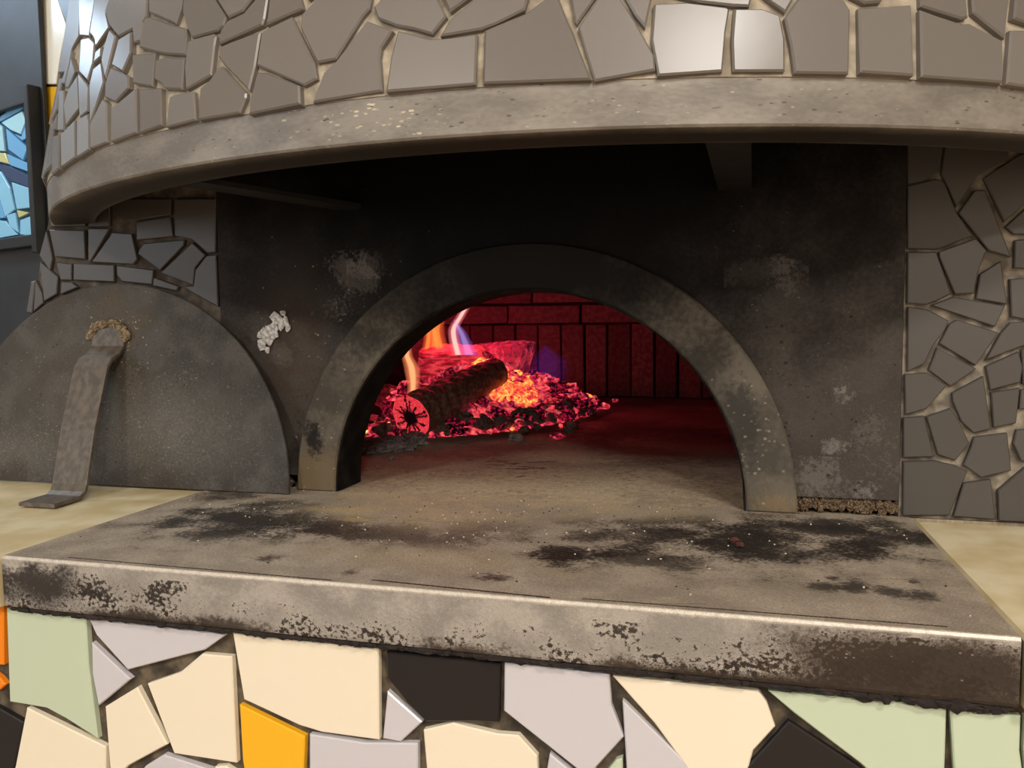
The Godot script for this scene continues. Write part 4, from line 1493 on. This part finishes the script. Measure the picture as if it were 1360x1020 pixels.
func log_thing(label: String, a: Vector3, b: Vector3, r0: float, r1: float, cut: bool, seed_: int) -> void:
	var t := thing("firewood_log", label, "firewood", Vector3((a.x + b.x) / 2, minf(a.y, b.y) - r0, (a.z + b.z) / 2), "burning firewood in the oven")
	var d := (b - a).normalized()
	var x := d.cross(Vector3.UP).normalized()
	var y := x.cross(d)
	var st := begin()
	st.set_smooth_group(-1)
	var nl := 46
	var na := 36
	var at := func(i: int, k: int) -> Vector3:
		var t_ := float(i) / nl
		var ang := TAU * k / na
		var r := lerpf(r0, r1, t_)
		# bark that has split across the log
		r *= 1.0 + 0.075 * sin(i * 1.3 + sin(ang * 3.0 + seed_) * 1.2) * minf(1.0, i * 0.2) * (0.65 + 0.35 * sin(ang * 2.0 + i * 0.15)) + 0.025 * sin(ang * 3.0 + seed_) + 0.02 * sin(ang * 9.0 + i * 0.7)
		return a.lerp(b, t_) + (x * cos(ang) + y * sin(ang)) * r
	for i in nl:
		for k in na:
			var p: Vector3 = at.call(i, k)
			var q: Vector3 = at.call(i, (k + 1) % na)
			var u: Vector3 = at.call(i + 1, (k + 1) % na)
			var v: Vector3 = at.call(i + 1, k)
			quad(st, p, q, u, v, (p + u) / 2 - a.lerp(b, (i + 0.5) / nl))
	var bark: Material
	if seed_ == 1:
		bark = mottled(rgb(104, 72, 66), rgb(176, 134, 124), 9.0, 0.75, 0.1, 96)
	elif seed_ == 2:
		bark = glowing(Color(0.12, 0.05, 0.04), [[0.5, rgb(10, 2, 2)], [0.75, rgb(120, 30, 24)]], 0.6, 8.0, 97)
	else:
		bark = glowing(Color(0.28, 0.17, 0.17), [[0.35, rgb(40, 8, 16)], [0.55, rgb(230, 60, 74)], [0.7, rgb(255, 130, 120)]], 0.75, 8.0, 98)
	part("bark", st, bark, t)
	# cut ends
	var img := Image.create_empty(256, 256, false, Image.FORMAT_RGB8)
	var nn := noise(31, 0.03, 3)
	var spokes: Array = []
	for k in 14:
		spokes.append(TAU * (k + rng.randf_range(-0.3, 0.3)) / 14.0)
	for py in 256:
		for px in 256:
			var dx := (px - 128.0) / 128.0
			var dy := (py - 128.0) / 128.0
			var rr := sqrt(dx * dx + dy * dy) + nn.get_noise_2d(px, py) * 0.12
			var ang := atan2(dy, dx)
			var crack := 0.0
			for k in spokes.size():
				var da := absf(wrapf(ang - spokes[k] + nn.get_noise_2d(px * 1.5, py * 1.5) * 0.12, -PI, PI)) * rr
				var inner := 0.1 + 0.7 * float((k * 7) % 5) / 5.0
				if rr > 0.2 and rr < 1.0 - inner * 0.5:
					crack = maxf(crack, clampf(1.3 - da / 0.05, 0.0, 1.0))
			var heart := clampf((0.44 - rr) / 0.14, 0.0, 1.0)
			var k2 := clampf(maxf(heart, crack), 0.0, 1.0)
			var glow := rgb(236, 40, 62).lerp(rgb(255, 96, 92), clampf(nn.get_noise_2d(px * 2.0, py * 2.0) + 0.4, 0, 1))
			img.set_pixel(px, py, glow.lerp(rgb(16, 4, 6), k2))
	var face := StandardMaterial3D.new()
	face.albedo_color = Color(0.05, 0.02, 0.02)
	face.roughness = 0.9
	if cut:
		face.emission_enabled = true
		face.emission = Color.WHITE
		face.emission_operator = BaseMaterial3D.EMISSION_OP_MULTIPLY
		face.emission_texture = ImageTexture.create_from_image(img)
		face.emission_energy_multiplier = 0.62
	st = begin()
	for k in na:
		var p: Vector3 = at.call(0, k)
		var q: Vector3 = at.call(0, (k + 1) % na)
		var c := a - d * 0.004
		tri(st, c, p, q, -d, Vector2(0.5, 0.5), Vector2(0.5 + 0.5 * cos(TAU * k / na), 0.5 - 0.5 * sin(TAU * k / na)), Vector2(0.5 + 0.5 * cos(TAU * (k + 1) / na), 0.5 - 0.5 * sin(TAU * (k + 1) / na)))
	part("cut_end", st, face, t)
	st = begin()
	for k in na:
		tri(st, b + d * 0.012, at.call(nl, k), at.call(nl, (k + 1) % na), d)
	part("far_end", st, bark if seed_ != 1 else mottled(rgb(140, 110, 130), rgb(230, 210, 225), 14.0, 0.7, 0.0, 99), t)


func block_thing(label: String, c: Vector3, s: Vector3, turn: float, seed_: int) -> void:
	var t := thing("firewood_block", label, "firewood", c - Vector3(0, s.y, 0), "burning firewood in the oven")
	var st := begin()
	# split wood: rounded bark back, fibrous split faces
	var rot := Basis.from_euler(Vector3(0.12, turn, 0.1 if seed_ == 5 else -0.06))
	var n := 22
	for f in 6:
		for i in n:
			for j in n:
				var q: Array = []
				for e: Array in [[0, 0], [1, 0], [1, 1], [0, 1]]:
					var u := float(i + e[0]) / n * 2 - 1
					var v := float(j + e[1]) / n * 2 - 1
					var p: Vector3 = [Vector3(1, u, v), Vector3(-1, u, v), Vector3(u, 1, v), Vector3(u, -1, v), Vector3(u, v, 1), Vector3(u, v, -1)][f]
					var ball := p.normalized() * 1.15
					var k := p.lerp(ball, 0.45)
					# fibres along x, a notch in the upper edge
					k *= 1.0 + 0.035 * sin(p.y * 14 + p.z * 11 + seed_) + 0.04 * sin(p.x * 3.0 + seed_ * 2) + 0.02 * sin(p.x * 17 + p.y * 5)
					if seed_ == 5:
						k.y -= 0.16 * clampf(p.x, 0, 1)
					else:
						k.y += 0.12 * p.x
						k.x *= 1.0 + 0.25 * p.y
					q.append(c + rot * (k * s))
				quad(st, q[0], q[1], q[2], q[3], (q[0] + q[2]) / 2 - c)
	var mat: StandardMaterial3D
	if seed_ == 5:
		mat = fibrous(glowing(Color(0.62, 0.3, 0.3), [[0.3, rgb(60, 8, 18)], [0.5, rgb(170, 30, 50)], [0.72, rgb(255, 80, 84)]], 0.55, 5.0, 100, 0.02), Vector3(3, 12, 12))
	else:
		mat = fibrous(glowing(Color(0.6, 0.36, 0.42), [[0.36, rgb(36, 8, 26)], [0.55, rgb(110, 24, 60)], [0.74, rgb(250, 66, 80)]], 0.5, 5.0, 101, 0.02), Vector3(8, 4, 8))
	part("split_wood", st, mat, t)


# a tongue of fire: a tapering, twisting round ribbon of glowing gas
func flame(label: String, pts: Array, mats: Array, light: float, tint: Color) -> void:
	var base: Vector3 = pts[0][0]
	var t := thing("flame", label, "flame", base, "tongues of flame over the logs")
	var cv := Curve3D.new()
	for p in pts:
		cv.add_point(p[0])
	var st := begin()
	st.set_smooth_group(0)
	var n := 40
	var na := 12
	var centre := func(i: int) -> Vector3:
		var f := float(i) / n * (pts.size() - 1)
		var k := mini(int(f), pts.size() - 2)
		var w := f - k
		var a: Vector3 = pts[maxi(k - 1, 0)][0]
		var b: Vector3 = pts[k][0]
		var c: Vector3 = pts[k + 1][0]
		var d: Vector3 = pts[mini(k + 2, pts.size() - 1)][0]
		return b.cubic_interpolate(c, a, d, w)
	var wide := func(i: int) -> float:
		var f := float(i) / n * (pts.size() - 1)
		var k := mini(int(f), pts.size() - 2)
		return lerpf(pts[k][1], pts[k + 1][1], smoothstep(0, 1, f - k))
	for shell: float in [1.0, 0.86, 0.72, 0.58, 0.44, 0.3]:
		st = begin()
		st.set_smooth_group(0)
		var at := func(i: int, k: int) -> Vector3:
			var ang := TAU * k / na
			var tw := float(i) / n * 1.4
			var w: float = wide.call(i) * shell * 1.3
			return centre.call(i) + Vector3(cos(ang) * w * cos(tw * 0.4), 0.0, sin(ang) * w * 0.55 + cos(ang) * w * 0.35 * sin(tw))
		for i in n:
			for k in na:
				var p: Vector3 = at.call(i, k)
				var q: Vector3 = at.call(i, (k + 1) % na)
				var u: Vector3 = at.call(i + 1, (k + 1) % na)
				var v: Vector3 = at.call(i + 1, k)
				quad(st, p, q, u, v, (p + u) / 2 - (centre.call(i) + centre.call(i + 1)) / 2)
		part("flame_core" if shell < 0.5 else "flame_envelope", st, mats[1] if shell < 0.5 else mats[0], t)
	if light > 0.0:
		var l := OmniLight3D.new()
		l.name = "fire_light"
		l.light_color = tint
		l.light_energy = light
		l.light_size = 0.02
		l.omni_range = 6.0
		l.omni_attenuation = 2.0
		l.shadow_enabled = true
		var mid: Vector3 = pts[2][0]
		l.position = mid - base
		t.add_child(l, true)


func flame_mat(c: Color, alpha: float, energy: float) -> StandardMaterial3D:
	var s := StandardMaterial3D.new()
	s.albedo_color = Color(0.0, 0.0, 0.0, alpha)
	s.transparency = BaseMaterial3D.TRANSPARENCY_ALPHA
	s.roughness = 1.0
	s.metallic_specular = 0.0
	s.emission_enabled = true
	s.emission = c
	s.emission_energy_multiplier = energy
	return s


func flames() -> void:
	var yellow := [flame_mat(rgb(255, 140, 90), 0.055, 1.1), flame_mat(rgb(255, 206, 140), 0.16, 1.1)]
	var orange := [flame_mat(rgb(255, 96, 50), 0.055, 1.1), flame_mat(rgb(255, 160, 70), 0.14, 1.1)]
	var pale := [flame_mat(rgb(255, 120, 130), 0.055, 1.1), flame_mat(rgb(255, 226, 206), 0.2, 1.1)]
	var violet := [flame_mat(rgb(150, 110, 220), 0.035, 1.0), flame_mat(rgb(206, 176, 236), 0.09, 1.0)]
	var bright := [flame_mat(rgb(255, 170, 80), 0.16, 1.3), flame_mat(rgb(255, 236, 170), 0.5, 1.6)]
	var red := Color(1.0, 0.17, 0.3)
	flame("slender yellow flame curling up left of the round log", [[Vector3(-0.744, 0.005, -0.62), 0.006], [Vector3(-0.715, 0.053, -0.62), 0.016], [Vector3(-0.699, 0.097, -0.62), 0.012], [Vector3(-0.70, 0.149, -0.62), 0.018], [Vector3(-0.712, 0.184, -0.62), 0.014], [Vector3(-0.702, 0.212, -0.62), 0.003]], yellow, 0.018, red)
	flame("orange flame above the left end of the split block", [[Vector3(-0.75, 0.18, -0.95), 0.02], [Vector3(-0.762, 0.232, -0.95), 0.02], [Vector3(-0.748, 0.273, -0.95), 0.014], [Vector3(-0.731, 0.31, -0.95), 0.002]], orange, 0.022, red)
	flame("second thin orange flame leftmost above the split block", [[Vector3(-0.792, 0.17, -0.95), 0.012], [Vector3(-0.784, 0.233, -0.95), 0.012], [Vector3(-0.805, 0.275, -0.95), 0.002]], orange, 0.0, red)
	flame("broad low orange flame between the two taller ones", [[Vector3(-0.772, 0.17, -0.96), 0.018], [Vector3(-0.77, 0.215, -0.96), 0.016], [Vector3(-0.778, 0.255, -0.96), 0.01], [Vector3(-0.765, 0.295, -0.96), 0.002]], orange, 0.0, red)
	flame("tall pale flame bending right, its tip at the crown of the arch", [[Vector3(-0.69, 0.17, -0.92), 0.014], [Vector3(-0.702, 0.232, -0.92), 0.013], [Vector3(-0.681, 0.272, -0.92), 0.012], [Vector3(-0.659, 0.307, -0.92), 0.01], [Vector3(-0.664, 0.328, -0.92), 0.002]], pale, 0.022, Color(1.0, 0.2, 0.34))
	flame("faint violet flame right beside the tall pale flame", [[Vector3(-0.652, 0.17, -0.9), 0.022], [Vector3(-0.672, 0.225, -0.9), 0.014], [Vector3(-0.692, 0.262, -0.9), 0.002]], violet, 0.0, red)
	flame("faint violet flame between the right block and the brick wall", [[Vector3(-0.50, 0.09, -1.12), 0.05], [Vector3(-0.49, 0.14, -1.12), 0.05], [Vector3(-0.5, 0.19, -1.12), 0.004]], [flame_mat(rgb(110, 50, 180), 0.012, 0.6), flame_mat(rgb(120, 60, 190), 0.014, 0.6)], 0.0, red)
	flame("small bright flame low at the left side of the arch", [[Vector3(-0.80, 0.006, -0.555), 0.01], [Vector3(-0.775, 0.016, -0.555), 0.006], [Vector3(-0.73, 0.034, -0.555), 0.003]], bright, 0.0, red)
	flame("small yellow flame licking under the right side of the round log", [[Vector3(-0.668, 0.0, -0.66), 0.006], [Vector3(-0.64, 0.022, -0.68), 0.008], [Vector3(-0.618, 0.058, -0.7), 0.002]], bright, 0.0, red)


# ------------------------------------------------------------------ what stands behind on the left
const SPOT := Vector3(-2.213, 0.0, -1.1)
var along := Vector3(0.9463, 0, 0.3233)
var outward := Vector3(-0.3233, 0, 0.9463)


func make_background() -> void:
	var f := Basis(along, Vector3.UP, outward)
	org = Vector3.ZERO
	var st := begin()
	slab(st, rect(-1.9, -1.0, 0.066, 2.0), 0.012, 0.002, Transform3D(f, SPOT - outward * 0.001))
	structure("wall_partition", st, m.dark_paint)
	# framed picture of blue broken tiles
	var panel := thing("mosaic_picture", "blue broken-tile mosaic panel in a black frame on the dark partition", "mosaic", SPOT + Vector3(0, 0.55, 0), "")
	st = begin()
	slab(st, rect(-0.9, 0.555, 0.025, 0.99), 0.006, 0.0, Transform3D(f, SPOT + outward * 0.006))
	panel_backing = part("backing", st, m.grout_blue, panel)
	for r: Array in [[-0.92, 0.525, 0.022, 0.563], [-0.92, 0.984, 0.022, 0.998], [-0.92, 0.525, -0.9, 0.998]]:
		st = begin()
		slab(st, rect(r[0], r[1], r[2], r[3]), 0.03, 0.003, Transform3D(f, SPOT + outward * 0.03))
		part("frame_rail", st, m.frame_black, panel)
	st = begin()
	slab(st, rect(0.022, 0.5, 0.05, 1.036), 0.04, 0.003, Transform3D(f, SPOT + outward * 0.04))
	part("frame_post", st, m.frame_black, panel)
	org = SPOT + Vector3(0, 0.55, 0)
	panel_tiles()
	var blues: Array = ["b", "l", "c", "b", "n", "l", "y", "l"]
	fill(-0.89, 0.02, 0.566, 0.982, 0.1, panel_polys, func(p): lay(panel_backing, p, 0.013, m.blue_tiles[blues[rng.randi() % 8]]))
	# pillar of cream and yellow tiles behind the partition
	var pillar := thing("mosaic_pillar", "pillar of cream and yellow broken tiles behind the left side of the hood", "pillar", SPOT + Vector3(0.25, -1.0, -0.3))
	st = begin()
	slab(st, rect(0.03, -1.0, 0.62, 2.0), 0.25, 0.003, Transform3D(f, SPOT - outward * 0.03))
	pillar_backing = part("pillar_body", st, m.grout_base, pillar)
	pillar_tiles()
	var creams: Array = ["c", "c", "y", "l", "c", "k", "c"]
	fill(0.045, 0.6, -0.98, 1.98, 0.13, pillar_polys, func(p): lay(pillar_backing, p, -0.022, m.base_tiles[creams[rng.randi() % 7]]))


func flat_tile(parent: Node, q: Array, off: float, mat: Material) -> void:
	lay(parent, poly_mm(q), off, mat)


func lay(parent: Node, p: PackedVector2Array, off: float, mat: Material) -> void:
	var pts := PackedVector3Array()
	for v in p:
		pts.append(SPOT + along * v.x + Vector3.UP * v.y + outward * off)
	broken_tile(parent, pts, outward, mat, 0.008, 0.01)


func panel_tile(q: Array, c: String) -> void:
	panel_polys.append(poly_mm(q))
	flat_tile(panel_backing, q, 0.013, m.blue_tiles[c])


func pillar_tile(q: Array, c: String) -> void:
	pillar_polys.append(poly_mm(q))
	flat_tile(pillar_backing, q, -0.022, m.base_tiles[c])


func panel_tiles() -> void:
	panel_tile([-193, 955, -50, 971, -28, 934, -65, 898, -133, 922], "c")
	panel_tile([-17, 974, 24, 975, 18, 927, -19, 925, -40, 958], "v")
	panel_tile([-166, 931, -23, 848, -57, 812, -158, 861], "b")
	panel_tile([-249, 861, -183, 852, -155, 811, -253, 835], "y")
	panel_tile([-166, 846, 18, 783, 15, 759, -147, 806], "b")
	panel_tile([-254, 825, -154, 804, 6, 745, -14, 717, -153, 756], "n")
	panel_tile([-293, 805, -222, 795, -163, 733, -138, 657, -206, 639, -234, 698, -304, 713], "l")
	panel_tile([-144, 749, 17, 705, 12, 653, -122, 657], "l")
	panel_tile([-11, 759, 27, 759, 20, 701, 6, 717], "y")
	panel_tile([-121, 654, -39, 638, -110, 627], "y")
	panel_tile([-195, 643, -135, 647, -121, 578, -172, 602], "l")
	panel_tile([-101, 619, -31, 626, -31, 561, -107, 571], "l")
	panel_tile([-15, 631, 16, 635, 13, 561, -18, 560], "b")
	panel_tile([-278, 634, -208, 624, -131, 572, -286, 568], "l")
	panel_tile([-17, 844, 18, 909, 11, 805, -35, 817], "l")
	panel_tile([-236, 963, -190, 940, -182, 858, -248, 868], "c")
	panel_tile([-236, 967, -94, 997, -28, 988, -59, 975, -201, 960], "b")
	panel_tile([-341, 717, -238, 695, -210, 636, -278, 637, -350, 650], "b")


func pillar_tiles() -> void:
	pillar_tile([33, 1415, 118, 1394, 145, 1295, 191, 1206, 144, 1108, 118, 1037, 28, 1053, 37, 1319], "c")
	pillar_tile([29, 1045, 112, 1031, 80, 857, 60, 852, 9, 861], "y")
	pillar_tile([127, 1392, 303, 1348, 260, 1268, 192, 1213, 153, 1283], "k")
	pillar_tile([8, 851, 116, 837, 100, 685, -9, 695], "l")
